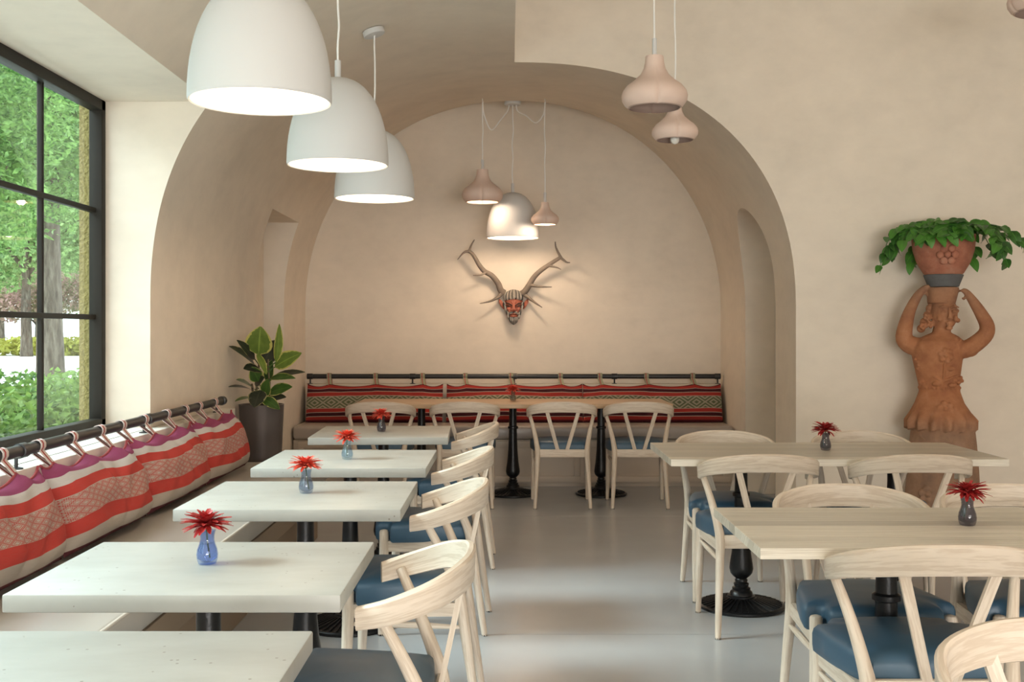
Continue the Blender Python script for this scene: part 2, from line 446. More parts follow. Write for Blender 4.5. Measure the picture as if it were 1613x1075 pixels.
struct('wall_side', MB().box(6.6, 6.8, -5, 10.2, -.12, 4.0), M['plaster'])
struct('wall_front', MB().box(-2.25, 6.8, -5.2, -5, -.12, 4.0), M['plaster'])
struct('ceiling', MB().box(-2.25, 6.8, -5.2, 10.2, 4.0, 4.15), M['ceiling'])
struct('gap_shade_strip', MB().box(1.907, 1.925, 7.952, 7.966, 0, 1.70), M['black_metal'])  # black strip standing in for the shade of a narrow gap
fl = struct('floor', MB().box(-2.2, 6.6, -5, 10.0, -.1, -.012), M['joint'])
sy = [-5, -1.16, 1.84, 4.84, 7.9, 10.0]
for a, b in zip(sy, sy[1:]):
    MB().box(-2.2, 6.6, a+.002, b-.002, -.02, 0).build('slab', M['floor'], fl)

# window
XI, XO = -2.062, -2.128
win = struct('window_1', MB().box(XO, XI, WY0, WY0+.055, WZ0, WZ1, .004).box(XO, XI, WY1-.055, WY1, WZ0, WZ1, .004)
             .box(XO, XI, WY0, WY1, WZ1-.055, WZ1, .004).box(XO, XI, WY0, WY1, WZ0, WZ0+.05, .004), M['frame'])
cols = [WY1-.05-.632*i for i in range(9)]; rows = [WZ0+.045, 1.392, 1.934, WZ1-.05]
for y in cols[1:-1]:
    MB().box(-2.122, -2.096, y-.011, y+.011, WZ0+.04, WZ1-.04, .003).build('muntin', M['frame'], win)
for zr in rows[1:-1]:
    MB().box(-2.124, -2.094, WY0+.04, WY1-.04, zr-.013, zr+.013, .003).build('muntin', M['frame'], win)
for y0, y1 in zip(cols[1:], cols[:-1]):
    for z0, z1 in zip(rows[:-1], rows[1:]):
        MB().box(-2.111, -2.107, y0+.004, y1-.004, z0+.004, z1-.004).build('pane', M['pane'], win)
st = MB().box(-2.185, -2.13, WY1-.035, WY1+.012, .5, 2.6).box(-2.185, -2.162, WY1, 10.4, -.3, 4.2)
struct('trim_2', st, M['stucco'])

# ------------------------------------------------------------------ outdoors
struct('ground', MB().box(-70, -2.19, -30, 120, .0, .2), M['pavement'])
struct('planting_bed', MB().box(-5.2, -3.35, 1, 16, .2, .25), M['earth'])
rng = np.random.default_rng(3)
def leaf_cloud(name, blobs, n, size, mat, parent=None, flat=.0):
    """many small leaves scattered through ellipsoid blobs, one mesh"""
    vol = np.array([b[3]*b[4]*b[5] for b in blobs]); pr = vol**.75; pr /= pr.sum()
    idx = rng.choice(len(blobs), n, p=pr); B = np.array(blobs)[idx]
    d = rng.normal(size=(n, 3)); d /= np.linalg.norm(d, axis=1)[:, None]
    rad = rng.random(n)**.4
    c = B[:, :3]+d*rad[:, None]*B[:, 3:6]
    a = rng.normal(size=(n, 3)); a[:, 2] *= .6; a /= np.linalg.norm(a, axis=1)[:, None]
    b = np.cross(a, rng.normal(size=(n, 3))); b /= np.linalg.norm(b, axis=1)[:, None]
    s = size*(.6+.8*rng.random(n))[:, None]
    cup = np.cross(a, b)*s*.18
    V = np.stack([c-a*s, c-b*s*.5+cup, c+a*s, c+b*s*.5+cup], 1).reshape(-1, 3)
    me = bpy.data.meshes.new(name); me.vertices.add(4*n); me.vertices.foreach_set('co', V.ravel())
    me.loops.add(4*n); me.loops.foreach_set('vertex_index', np.arange(4*n, dtype=np.int32))
    me.polygons.add(n); me.polygons.foreach_set('loop_start', np.arange(0, 4*n, 4, dtype=np.int32))
    ul = me.uv_layers.new(name='UVMap'); ul.data.foreach_set('uv', np.tile(np.array([0, .5, .5, 0, 1, .5, .5, 1.]), n))
    me.update(); me.validate(); me.materials.append(mat)
    o = bpy.data.objects.new(name, me); C.objects.link(o)
    if parent: o.parent = parent
    o['kind'] = 'stuff'; return o
def greenery(name, c1, c2):
    g = N(name); nz = g.noise(g.co(), .8, 3); n2 = g.noise(g.co(), 14, 2)
    c = g.ramp(g.math('ADD', g.math('MULTIPLY', nz, .4), g.math('MULTIPLY', n2, .6)), [(.36, c1), (.64, c2)])
    g.fin(c, .6, 0, .3)
    td = g.n('ShaderNodeBsdfTranslucent'); g.set(td.inputs[0], c); mx = g.n('ShaderNodeMixShader'); mx.inputs[0].default_value = .45
    g.t.links.new(g.b.outputs[0], mx.inputs[1]); g.t.links.new(td.outputs[0], mx.inputs[2]); g.t.links.new(mx.outputs[0], g.o.inputs[0])
    return g.m
G1 = greenery('tree_leaves', (.015, .07, .012), (.24, .40, .11)); G2 = greenery('hedge_leaves', (.02, .08, .015), (.22, .34, .09))
G3 = greenery('yellow_hedge_leaves', (.20, .22, .03), (.50, .48, .10)); G4 = greenery('pink_blossom', (.12, .20, .05), (.55, .30, .32))
G5 = greenery('pale_leaves', (.06, .15, .04), (.34, .48, .18))
def hedge(label, x0, x1, y0, y1, z0, z1, n, size, mat, group=None):
    t = thing('hedge', label, 'hedge', ((x0+x1)/2, (y0+y1)/2, z0), 0, group)
    bl = []
    ny = max(2, int((y1-y0)/(x1-x0)*2))
    hx, hy = (x1-x0)/2, (y1-y0)/2
    for i in range(ny):
        for j in (-.5, .5):
            bl.append((j*hx, -hy+(i+.5)*2*hy/ny+rng.normal()*.1, (z1-z0)*.5, hx*.62, 2*hy/ny*.8, (z1-z0)*.55*(.9+.15*rng.random())))
    leaf_cloud('foliage', bl, n, size, mat, t)
    for i in range(3):
        y = -hy*.7+i*hy*.7
        MB().tube([(0, y, 0), (.05, y+.05, (z1-z0)*.6)], [.03, .015], 6).build('stem', M['bark'], t)
    return t
hedge('trimmed green hedge close outside the window', -4.7, -3.45, 5.8, 13.0, .2, .93, 15000, .045, G2)
hedge('low yellow green hedge beyond the pale pavement', -36, -12, 47, 49, .2, .95, 6000, .16, G3)
def tree(label, base, h, r, crown, n, size, mat, group='trees outside the window', lean=(0, 0)):
    t = thing('tree', label, 'tree', base, 0, group)
    x, y = lean
    path = [(0, 0, -.1), (.02, 0, .12*h*.3), (x*.3, y*.3, h*.3), (x*.6, y*.6, h*.6), (x, y, h)]
    mb = MB().tube(catmull(path, 4), list(np.interp(np.linspace(0, 1, 17), [0, .08, .3, 1], [r*1.9, r*1.2, r, r*.55])), 14)
    mb.build('trunk', M['bark'], t)
    for k in range(4):
        a = k*1.7; rr = crown[0][3]*.6
        MB().tube([(x*.7, y*.7, h*.66+.1*k), (x+math.cos(a)*rr*.5, y+math.sin(a)*rr*.5, h*1.0+.2*k), (x+math.cos(a)*rr, y+math.sin(a)*rr, h*1.2+.2*k)], [r*.4, r*.25, r*.1], 8).build('branch', M['bark'], t)
    leaf_cloud('foliage', crown, n, size, mat, t); return t
tree('broad shade tree with thick grey trunk behind the hedge', (-9.1, 22, .2), 5.2, .27,
     [(0, 0, 5.2, 3.0, 3.4, 1.9), (-.6, -1.2, 3.6, 1.8, 2.0, .9), (1.0, .6, 6.6, 2.4, 3, 1.6), (-1.8, .5, 5.6, 2, 2, 2), (.9, -1.5, 4.3, 1.2, 1.6, .8)], 17000, .085, G1)
tree('leafy tree at the left of the view, over the hedge', (-8.2, 16.5, .2), 3.0, .09,
     [(-.1, 0, 3.2, 1.3, 1.6, 1.2), (.2, .4, 4.6, 1.5, 1.6, 1.2), (-.4, 0, 2.3, .8, .9, .5)], 9000, .07, G1)
tree('pale green tree standing far across the pavement', (-20, 46, .2), 5.0, .24,
     [(0, 0, 6.5, 4.5, 4, 3.6), (1.5, 1, 10, 4, 4, 3), (-2, 1, 4.2, 2.5, 2, 1.6), (2.6, 0, 4.6, 2, 2, 1.4)], 15000, .15, G5)
tree('tall far tree with slender pale trunk behind the yellow hedge', (-33, 72, .2), 6.0, .30,
     [(0, 0, 8.0, 6, 5, 5), (-3, 1, 13, 6, 5, 5), (4, 0, 6, 4, 3, 2.6)], 14000, .2, G1)
tree('far light green tree at the right of the view', (-22.8, 62, .2), 5.5, .22,
     [(0, 0, 9.0, 5, 5, 5), (3, 2, 13, 5, 5, 4), (-3, 0, 6, 3, 3, 2.4)], 14000, .2, G5)
tree('small tree with pink blossom beyond the pavement', (-21.2, 50, .2), 1.6, .12,
     [(0, 0, 2.6, 2.2, 1.8, 1.1), (-1.4, 0, 2.1, 1.3, 1.2, .7), (2.0, 0, 2.9, 1.5, 1.2, 1.0)], 5000, .11, G4)
tree('dark far tree behind all others', (-41, 97, .2), 8, .4,
     [(0, 0, 8.0, 9, 5, 6), (9, 3, 9, 8, 5, 7), (-8, 0, 10, 7, 5, 8)], 14000, .28, G1)

for i, (x, y) in enumerate(((-13, -9), (-13.5, -2.5), (-13, 4.0), (-14, 10.5))):  # unseen trees added to block low sky from the window
    tree(('unseen sky blocking tree beside the building, nearest the street corner', 'unseen sky blocking tree opposite the near end of the window', 'unseen sky blocking tree opposite the middle of the window', 'unseen sky blocking tree opposite the far end of the window')[i],
         (x, y, .2), 4.0, .2, [(0, 0, 3.6, 2.6, 2.85, 2.3), (.3, 1.0, 2.0, 1.8, 1.8, 1.4), (0, -1.0, 2.2, 1.8, 1.8, 1.4), (0, 0, 5.2, 2.2, 2.6, 1.5)], 7000, .19, G1)

# ------------------------------------------------------------------ benches
def rail_post(x, y, z0, z1, parent):
    MB().tube([(x, y, z0), (x, y, z1)], .007, 8).lathe([(.024, 0), (.024, .004), (.010, .008)], 14, (x, y, z0)).build('rail_post', M['black_metal'], parent)
def rail(p0, p1, r, parent, joins):
    d = (Vector(p1)-Vector(p0)).normalized(); mb = MB().tube([p0, p1], r, 16)
    for q in [Vector(p0)+d*.012, Vector(p1)-d*.012]+[Vector(j) for j in joins]:
        mb.tube([q-d*.026, q-d*.024, q+d*.024, q+d*.026], [r*.9, r*1.22, r*1.22, r*.9], 16)
    return mb.build('rail', M['black_metal'], parent)
wb = thing('window_bench', 'long taupe cushioned bench under the window with pale ledge and dark pipe rail', 'bench', (0, 0, 0))
B0, B1 = .3, 7.08
MB().box(-1.83, -1.22, B0, B1, 0, .375, .004).build('base', M['bench_panel'], wb)
MB().box(-1.215, -1.165, B0, B1, .27, .365, .004).build('front_board', M['bench_panel'], wb)
MB().box(-1.79, -1.14, B0, B1, .385, .485, .018, seg=3).build('seat_cushion', M['taupe_vinyl_lit'], wb)
MB().tube([(-1.147, B0, .478), (-1.147, B1, .478)], .006, 8).build('cushion_piping', M['white_paint'], wb)
MB().box(-1.832, -1.745, B0, B1, .375, .826, .004).build('back_panel', M['white_paint'], wb)
MB().box(-2.06, -1.828, WY0+.005, 5.675, .8272, .8285).build('ledge', M['white_paint'], wb)
RX, RZ = -1.755, .893
rail((RX, B0, RZ), (RX, 6.80, RZ), .0225, wb, [(RX, y, RZ) for y in (1.6, 2.8, 4.0, 5.4)])
for y in (1.6, 2.8, 4.0, 5.4, 6.74): rail_post(-1.775, y, .826, RZ, wb)

bb = thing('wall_bench', 'taupe cushioned bench along the back wall with black rail above', 'bench', (0, 0, 0))
bx0, bx1 = CX-A+.012, CX+A-.012
mb = MB().box(bx0, bx1, 9.38, 9.97, .03, .395, .003)
mb.build('base', M['bench_paint'], bb)
MB().box(bx0, bx1, 9.40, 9.95, 0, .03).build('toe_kick', M['bench_paint'], bb)
for a, b in ((-1.78, -.62), (-.58, .60), (.64, 1.86)):
    MB().box(a, b, 9.362, 9.385, .33, .385, .003).box(a, b, 9.362, 9.385, .04, .09, .003).box(a, a+.05, 9.362, 9.385, .09, .33, .003).box(b-.05, b, 9.362, 9.385, .09, .33, .003).build('panel_frame', M['bench_paint'], bb)
MB().box(bx0, bx1, 9.34, 9.93, .40, .515, .028, seg=4).build('seat_cushion', M['taupe_vinyl'], bb)
MB().box(bx0+.02, bx1-.02, 9.83, 9.97, .40, .845, .004).build('back_panel', M['bench_paint'], bb)
rail((-1.78, 9.86, .912), (1.862, 9.86, .912), .021, bb, [(x, 9.86, .912) for x in (-.857, .045, .934)])
for x in (-1.765, -.857, .045, .934, 1.85): rail_post(x, 9.86, .845, .912, bb)

# pillows that hang from the rails by loops
def pillow(name, label, group, O, U, V, Nn, W, Hh, T, mat, smat, straps, sag, rail_c, wv, pip):
    """O lower left corner; U along the rail, V up the cloth, Nn outward"""
    O, U, V, Nn = [Vector(q) for q in (O, U, V, Nn)]; U.normalize(); V.normalize(); Nn.normalize()
    t = thing(name, label, 'pillow', (0, 0, 0), 0, group)
    nu, nv = 48, 22
    rs = np.random.default_rng(int(abs(O.x*1000+O.y*777))).random(8)
    knots = sorted([0]+[s for s in straps]+[W])
    def top(u):
        for a, b in zip(knots, knots[1:]):
            if a <= u <= b+1e-6:
                k = (u-a)/max(b-a, 1e-6); return -sag*max(0, math.sin(PI*k))**.8*(1 if b-a > .16 else .5)
        return 0
    def pt(i, j, side):
        a, b = i/nu, j/nv
        e = max(0, (1-abs(2*a-1)**5)*(1-abs(2*b-1)**3.2))**.6
        th = T*e*(1 if side > 0 else .3)
        sagb = (1-.35*b)
        th *= sagb*(1+.05*math.sin(9*a+6*rs[0])+.04*math.sin(17*a+5*b+6*rs[1]))
        th += e*.010*math.sin(14*b+4*math.sin(7*a+rs[2]*6))*math.cos(11*a+rs[3]*6)
        crease = math.exp(-((a-.5-.04*math.sin(5*b))/.02)**2)*e*.012
        z = b*Hh+top(a*W)*b**7
        wv_ = wv*math.sin(2*PI*a*1.3+rs[4]*6)*(1-abs(2*b-1)**2)
        cu = 1-.035*(1-abs(2*b-1)**2)*0
        return O+U*(a*W*cu)+V*(z+wv_)+Nn*((th-crease)*side)
    mb = MB()
    for side in (1, -1):
        Vv = [pt(i, j, side) for j in range(nv+1) for i in range(nu+1)]; Fs = []; Us = []
        for j in range(nv):
            for i in range(nu):
                Fs.append([j*(nu+1)+i, j*(nu+1)+i+1, (j+1)*(nu+1)+i+1, (j+1)*(nu+1)+i])
                Us.append([(i/nu, j/nv), ((i+1)/nu, j/nv), ((i+1)/nu, (j+1)/nv), (i/nu, (j+1)/nv)])
        mb.add(Vv, Fs, Us)
    mb.build('cover', mat, t, 60)
    if pip: MB().tube([pt(i, nv, 0) for i in range(nu+1)], .0055, 6).build('piping', M['piping'], t)
    R = Vector(rail_c)
    rr = .0265; wd = .020
    for s in straps:
        p = pt(s/W*nu, nv, 0); c = Vector((R.x, R.y, R.z))
        c = c+U*((p-c).dot(U)-.012)
        path = [p-V*.015+Nn*.004]
        for k in range(9):
            a = -.25*PI+k/8*1.35*PI
            path.append(c+Nn*math.cos(a)*rr+Vector((0, 0, 1))*math.sin(a)*rr)
        path.append(p-V*.012-Nn*.010+U*.004)
        rings = []
        for q in range(len(path)):
            tt = (path[min(q+1, len(path)-1)]-path[max(q-1, 0)]).normalized(); b = tt.cross(U).normalized()
            rings.append([path[q]+U*x*wd+b*y*.002 for x, y in ((-1, -1), (1, -1), (1, 1), (-1, 1))])
        MB().loft(rings, True, True, 0, True).build('strap', smat, t)
    return t
gw = 'striped red pillows hung along the window bench'
for lab, y0, y1, st_ in (
    ('striped red and beige pillow nearest the camera, cut by the left edge', 3.04, 4.01, (3.2, 3.5, 3.83)),
    ('striped red and beige pillow second from the left edge, below the window', 4.03, 4.94, (4.14, 4.45, 4.76)),
    ('striped red and beige pillow third from the left, purple top edge', 4.96, 5.92, (5.02, 5.33, 5.68)),
    ('striped red and beige pillow at the far end of the row, by the dark pot', 5.94, 6.80, (6.0, 6.27, 6.6))):
    pillow('hanging_pillow', lab, gw, (-1.615, y0, .50), (0, 1, 0), (-.085, 0, .33), (.33, 0, .085), y1-y0, .345, .115, M['cloth_red'], M['strap_red'],
           [max(.03, s-y0) for s in st_], .037, (RX, 0, RZ), .012, True)
gb = 'striped pillows hung along the back wall bench'
def bxp(px, Y=9.72): return (px-VX)*Y/F
for lab, a, b, st_ in (
    ('left striped pillow with green diamond band on the back wall bench', 482, 697, (517, 591, 666)),
    ('middle striped pillow with green diamond band, behind the small red flower', 703, 918, (734, 807, 886)),
    ('right striped pillow with green diamond band on the back wall bench', 919, 1138, (949, 1023, 1097))):
    x0, x1 = bxp(a), bxp(b)
    pillow('hanging_pillow', lab, gb, (x0, 9.70, .518), (1, 0, 0), (0, .105, .33), (0, -.33, .105), x1-x0, .348, .06, M['cloth_green'], M['strap_green'],
           [bxp(s)-x0 for s in st_], .026, (0, 9.86, .912), .006, False)

# ------------------------------------------------------------------ tables
COLP = [(.056, .058), (.052, .075), (.042, .084), (.044, .094), (.034, .10), (.037, .114), (.028, .121), (.031, .130), (.026, .139), (.040, .150), (.052, .165), (.057, .187), (.054, .212),
        (.046, .262), (.038, .36), (.0335, .47), (.0315, .528), (.041, .533), (.041, .548), (.0315, .554), (.030, .60), (.0295, .70)]
col_me = MB().lathe(COLP, 24).mesh('column', M['cast_iron'], 50)
spider_me = MB().box(-.20, .20, -.02, .02, .700, .709, .002).box(-.02, .02, -.20, .20, .699, .708, .002).mesh('top_bracket', M['cast_iron'])
bm_ = MB().lathe([(.20, 0), (.206, .006), (.206, .014), (.20, .020), (.192, .021), (.188, .018), (.12, .034), (.075, .046), (.066, .052), (.066, .058), (.05, .062)], 48)
for k in range(36):
    a = 2*PI*k/36; c, s_ = math.cos(a), math.sin(a)
    bm_.bar((c*.072, s_*.072, .049), (c*.19, s_*.19, .020), .0055, .007, (-s_, c, 0))
base_me = bm_.mesh('base', M['cast_iron'], 40)
def put(name, me, parent, loc=(0, 0, 0)):
    o = bpy.data.objects.new(name, me); C.objects.link(o); o.parent = parent; o.location = loc; return o
def table(label, x0, x1, y0, y1, th, mat, peds, group, planks=0, rz=0):
    cx, cyy = (x0+x1)/2, (y0+y1)/2; hx, hy = (x1-x0)/2, (y1-y0)/2
    t = thing('dining_table', label, 'table', (cx, cyy, 0), rz, group); zt = .75
    if planks:
        MB().box(-hx+.004, hx-.004, -hy+.004, hy-.004, zt-th, zt-.012).build('tabletop', M['ash_top'], t)
        wdt = 2*hy/planks; me = MB().box(-hx, hx, -wdt/2+.0003, wdt/2-.0003, zt-th, zt, .0012, seg=1).mesh('plank', M['ash_top'])
        for k in range(planks): put('plank', me, t, (0, -hy+(k+.5)*wdt, 0))
    else:
        MB().box(-hx, hx, -hy, hy, zt-th, zt, .004).build('tabletop', mat, t)
    for px in peds:
        put('column', col_me, t, (px, 0, 0)); put('base', base_me, t, (px, 0, 0)); put('top_bracket', spider_me, t, (px, 0, 0.75-th-.709))
    return t
gl_ = 'white topped tables along the window bench'
WT = [('white speckled table at the bottom left corner, no flower in view', -1.11, -.377, 1.47, 2.137, 0),
      ('white speckled table with red flower in a blue vase, nearest whole one', -1.108, -.368, 2.425, 3.03, 0),
      ('white table third from the camera in the window row, by the pillows', -1.083, -.349, 3.574, 4.238, 0),
      ('white table fourth from the camera, pale blue vase on it', -1.08, -.347, 4.635, 5.342, 0),
      ('smallest looking white table, farthest of the window row, dark vase on it', -1.088, -.338, 5.95, 6.66, .03)]
for lab, a, b, c, d, rz in WT: table(lab, a, b, c, d, .040, M['concrete'], (0,), gl_, 0, rz)
table('pale wooden plank table at the lower right, nearest the camera', .665, 2.19, 2.942, 3.612, .030, None, (-.315, .42), 'plank tables on the right', 8)
table('pale wooden plank table in front of the terracotta statue', .722, 2.23, 4.951, 5.686, .032, None, (-.365, .365), 'plank tables on the right', 8)
table('long wooden table before the back wall bench, three black pedestals', -1.21, 1.27, 8.60, 9.27, .035, M['ash_warm'], (-.735, 0, .71), None)

# ------------------------------------------------------------------ chairs
def chair_meshes():
    m = {}
    half = [(-.238, -.012, .684, .050), (-.255, -.09, .704, .058), (-.222, -.185, .734, .067), (-.12, -.243, .753, .074), (0, -.258, .758, .076)]
    cp = half+[(-x, y, z, h) for x, y, z, h in half[-2::-1]]
    pts = catmull(cp, 7); rings = []
    for i, p in enumerate(pts):
        q = pts[min(i+1, len(pts)-1)]-pts[max(i-1, 0)]; t = Vector((q[0], q[1], 0)).normalized(); n_ = Vector((t.y, -t.x, 0))
        c = Vector(p[:3]); h = p[3]/2; th = .0105
        lean = .12
        prof_ = [(-th, -h), (-th*.4, -h-.003), (th*.6, -h-.002), (th, -h+.004), (th, h-.006), (th*.5, h), (-th*.5, h+.001), (-th, h-.005)]
        rings.append([c+n_*(a+lean*b*.3)+Vector((0, 0, b)) for a, b in prof_])
    m['backrest'] = MB().loft(rings, True, True).mesh('backrest', M['ash'], 40)
    ol = [(-.165, -.158), (-.06, -.166), (.06, -.166), (.165, -.158), (.198, -.06), (.222, .07), (.234, .165), (.226, .172), (.205, .170), (.185, .176), (.174, .195), (.176, .225), (.168, .242),
          (.08, .256), (0, .260), (-.08, .256), (-.168, .242), (-.176, .225), (-.174, .195), (-.185, .176), (-.205, .170), (-.226, .172), (-.234, .165), (-.222, .07), (-.198, -.06)]
    rings = []
    for z, k, o in ((.404, .95, 0), (.412, .99, 0), (.43, 1.0, 0), (.462, 1.0, 0), (.476, .985, 0), (.487, .94, 0), (.496, .80, 0), (.502, .55, 0), (.505, .25, 0)):
        sm_ = []
        for i, (x, y) in enumerate(ol):
            if k < .9:
                a, b = ol[i-1], ol[(i+1) % len(ol)]; x = (a[0]+2*x+b[0])/4; y = (a[1]+2*y+b[1])/4
            sm_.append((x*k, .04+(y-.04)*k, z))
        rings.append(sm_)
    m['seat'] = MB().loft(rings).mesh('seat', M['blue_vinyl'], 60)
    legs = []
    for s in (-1, 1):
        path = catmull([(s*.205, -.238, 0), (s*.193, -.205, .22), (s*.184, -.178, .40), (s*.190, -.160, .47), (s*.212, -.115, .58), (s*.243, -.062, .692)], 5)
        rad = np.interp(np.linspace(0, 1, len(path)), [0, .25, .45, .6, 1], [.0125, .018, .0215, .019, .0125])
        mb = MB().tube(path, list(rad), 12); mb.tube([(s*.205, -.238, -.0005), (s*.2045, -.2368, .007)], .0128, 10, 1); legs.append(mb.mesh('leg', [M['ash'], M['black_metal']]))
        path = [(s*.213, .213, 0), (s*.209, .206, .2), (s*.205, .2, .36), (s*.205, .2, .448), (s*.205, .2, .456), (s*.205, .2, .459)]
        mb = MB().tube(path, [.0125, .018, .0205, .0205, .0165, .008], 12); mb.tube([(s*.213, .213, -.0005), (s*.213, .2128, .007)], .0128, 10, 1)
        legs.append(mb.mesh('leg', [M['ash'], M['black_metal']]))
    m['legs'] = legs
    m['slats'] = [MB().bar((s*.026, -.172, .40), (s*.118, -.241, .728), .027, .013, (1, 0, 0)).mesh('slat', M['ash']) for s in (-1, 1)]
    m['rear_rail'] = MB().box(-.178, .178, -.186, -.166, .378, .436, .003).mesh('rear_rail', M['ash'])
    m['front_rail'] = MB().box(-.2, .2, .192, .208, .362, .41, .003).mesh('front_rail', M['ash'])
    m['side'] = [MB().bar((s*.184, -.17, .386), (s*.205, .2, .386), .016, .045, (1, 0, 0)).mesh('side_rail', M['ash']) for s in (-1, 1)]
    m['str'] = [MB().tube([(s*.188, -.19, .325), (s*.194, -.06, .333), (s*.200, .07, .338), (s*.207, .203, .342)], [.006, .011, .011, .006], 10).mesh('stretcher', M['ash']) for s in (-1, 1)]
    return m
CM = chair_meshes()
def chair(label, x, y, rz, group):
    t = thing('dining_chair', label, 'chair', (x, y, 0), rz, group)
    put('seat', CM['seat'], t)
    put('backrest', CM['backrest'], t)
    for me in CM['legs']: put('leg', me, t)
    for me in CM['slats']: put('slat', me, t)
    put('rear_rail', CM['rear_rail'], t); put('front_rail', CM['front_rail'], t)
    for me in CM['side']: put('side_rail', me, t)
    for me in CM['str']: put('stretcher', me, t)
    return t
g1, g2, g3 = 'chairs facing the window bench', 'chairs at the plank tables', 'chairs at the long back table'
chair('ash chair with blue seat at the nearest red flowered white table', -.352, 2.72, PI/2, g1)
chair('ash chair with blue seat second in the window row, at the third white table', -.340, 3.93, PI/2, g1)
chair('ash chair with blue seat third in the window row, at the pale blue vase table', -.338, 5.03, PI/2-.03, g1)
chair('ash chair farthest back in the window row, at the smallest white table', -.328, 6.36, PI/2, g1)
for i, (X, lab) in enumerate(((-.966, 'leftmost ash chair at the long back table, half behind a white table'), (-.335, 'second ash chair from the left at the long back table'),
                  (.396, 'third ash chair from the left at the long back table, between black pedestals'), (.973, 'rightmost ash chair at the long back table'))):
    chair(lab, X, 8.44, (0, .02, 0, -.02)[i], g3)
chair('ash chair facing the camera behind the statue side table, left one', 1.118, 5.615, PI, g2)
chair('ash chair facing the camera behind the statue side table, beside the dark vase', 1.82, 5.615, PI, g2)
chair('ash chair seen from behind at the left end of the statue side table', 1.10, 5.0, 0, g2)
chair('ash chair seen from behind in front of the statue base', 1.77, 5.0, 0, g2)
chair('ash chair facing the camera behind the nearest plank table, left one', 1.14, 3.585, PI, g2)
chair('ash chair at the right edge behind the nearest plank table and dark vase', 1.70, 3.585, PI, g2)
chair('ash chair seen from behind at the lower right, both slats in full view', 1.10, 3.01, .0, g2)
chair('ash chair cut by the bottom right corner, mostly curved backrest', 1.0, 1.80, PI, g2)

# ------------------------------------------------------------------ vases and flowers
VP_ = [(.017, .0), (.022, .002), (.0255, .014), (.0265, .024), (.0245, .036), (.0195, .050), (.0170, .060), (.0175, .070), (.0205, .083)]
def vase_glass(name, col): 
    g = N(name); tr = g.n('ShaderNodeBsdfTransparent'); tr.inputs[0].default_value = c4(col)
    gl = g.n('ShaderNodeBsdfGlossy'); gl.inputs['Roughness'].default_value = .04
    df = g.n('ShaderNodeBsdfDiffuse'); df.inputs[0].default_value = c4(sc(col, .5))
    fr = g.n('ShaderNodeFresnel'); fr.inputs[0].default_value = 1.6
    m1 = g.n('ShaderNodeMixShader'); m1.inputs[0].default_value = .04; m2 = g.n('ShaderNodeMixShader')
    g.t.links.new(tr.outputs[0], m1.inputs[1]); g.t.links.new(df.outputs[0], m1.inputs[2])
    g.set(m2.inputs[0], front(g, fr.outputs[0])); g.t.links.new(m1.outputs[0], m2.inputs[1]); g.t.links.new(gl.outputs[0], m2.inputs[2])
    g.t.links.new(m2.outputs[0], g.o.inputs[0]); return g.m
GL = {'blue': vase_glass('blue_glass', (.70, .78, .96)), 'grey': vase_glass('grey_blue_glass', (.76, .80, .86)), 'pale': vase_glass('pale_blue_glass', (.84, .91, .95)),
      'smoke': vase_glass('smoke_glass', (.62, .60, .64)), 'clear': vase_glass('clear_glass', (.80, .77, .72))}
water = vase_glass('vase_water', (.90, .93, .97))
def petal_mesh(L, wd, pitch, droop, mat):
    pts = []; n = 5
    for i in range(n+1):
        k = i/n; a = pitch-droop*k; 
        x = L*k*math.cos(pitch-droop*k*.5); z = L*k*math.sin(pitch-droop*k*.5)
        pts.append((x, z, wd*1.25*math.sin(PI*min(.93, .12+.82*k))**.7))
    V = []; 
    for x, z, hw in pts: V += [(x, -hw, z+hw*.35), (x, 0, z), (x, hw, z+hw*.35)]
    Fs = []
    for i in range(n): 
        b = i*3; Fs += [[b, b+1, b+4, b+3], [b+1, b+2, b+5, b+4]]
    return V, Fs
RINGS = [(22, .058, .0058, .12, .50, .000), (22, .056, .0058, .30, .45, .003), (20, .051, .0056, .56, .45, .006), (18, .038, .0052, .78, .45, .008), (14, .029, .0046, 1.02, .4, .009), (8, .019, .0042, 1.30, .2, .009)]
def flower(label, loc, mat, size, detailed, sd, group):
    rs = random.Random(sd)
    t = thing('chrysanthemum', label, 'flower', loc, rs.random()*6, group)
    zc = .088
    lx = .008*rs.choice((-1, 1))
    MB().tube([(-lx*1.2, .004, .008), (-lx*.2, .002, .05), (lx*.3, 0, zc-.002)], .0022, 6).build('stem', M['stem'], t)
    MB().ball((lx*.3, 0, zc), (.010, .010, .008), 0, 10, 6).build('flower_center', M['petal_core'], t)
    joined = MB()
    for cnt, L, wd, pitch, droop, dz in RINGS:
        protos = []
        for q in range(3):
            V, Fs = petal_mesh(L*size*(.9+.13*q), wd*size, pitch+.12*(q-1), droop+.25*(q == 0), mat)
            protos.append((V, Fs, MB().add(V, Fs).mesh('petal', mat)))
        off = rs.random()*6
        for k in range(cnt):
            V, Fs, me = protos[rs.randrange(3)]; a = off+2*PI*k/cnt+rs.uniform(-.08, .08)
            if detailed:
                o = put('petal', me, t, (lx*.3, 0, zc+dz)); o.rotation_euler = (rs.uniform(-.1, .1), rs.uniform(-.12, .12), a)
            else:
                mt = Matrix.Translation((lx*.3, 0, zc+dz)) @ Euler((rs.uniform(-.1, .1), rs.uniform(-.12, .12), a)).to_matrix().to_4x4()
                joined.add([mt @ Vector(v) for v in V], Fs)
    if not detailed: joined.build('petals', mat, t)['kind'] = 'stuff'
    return t
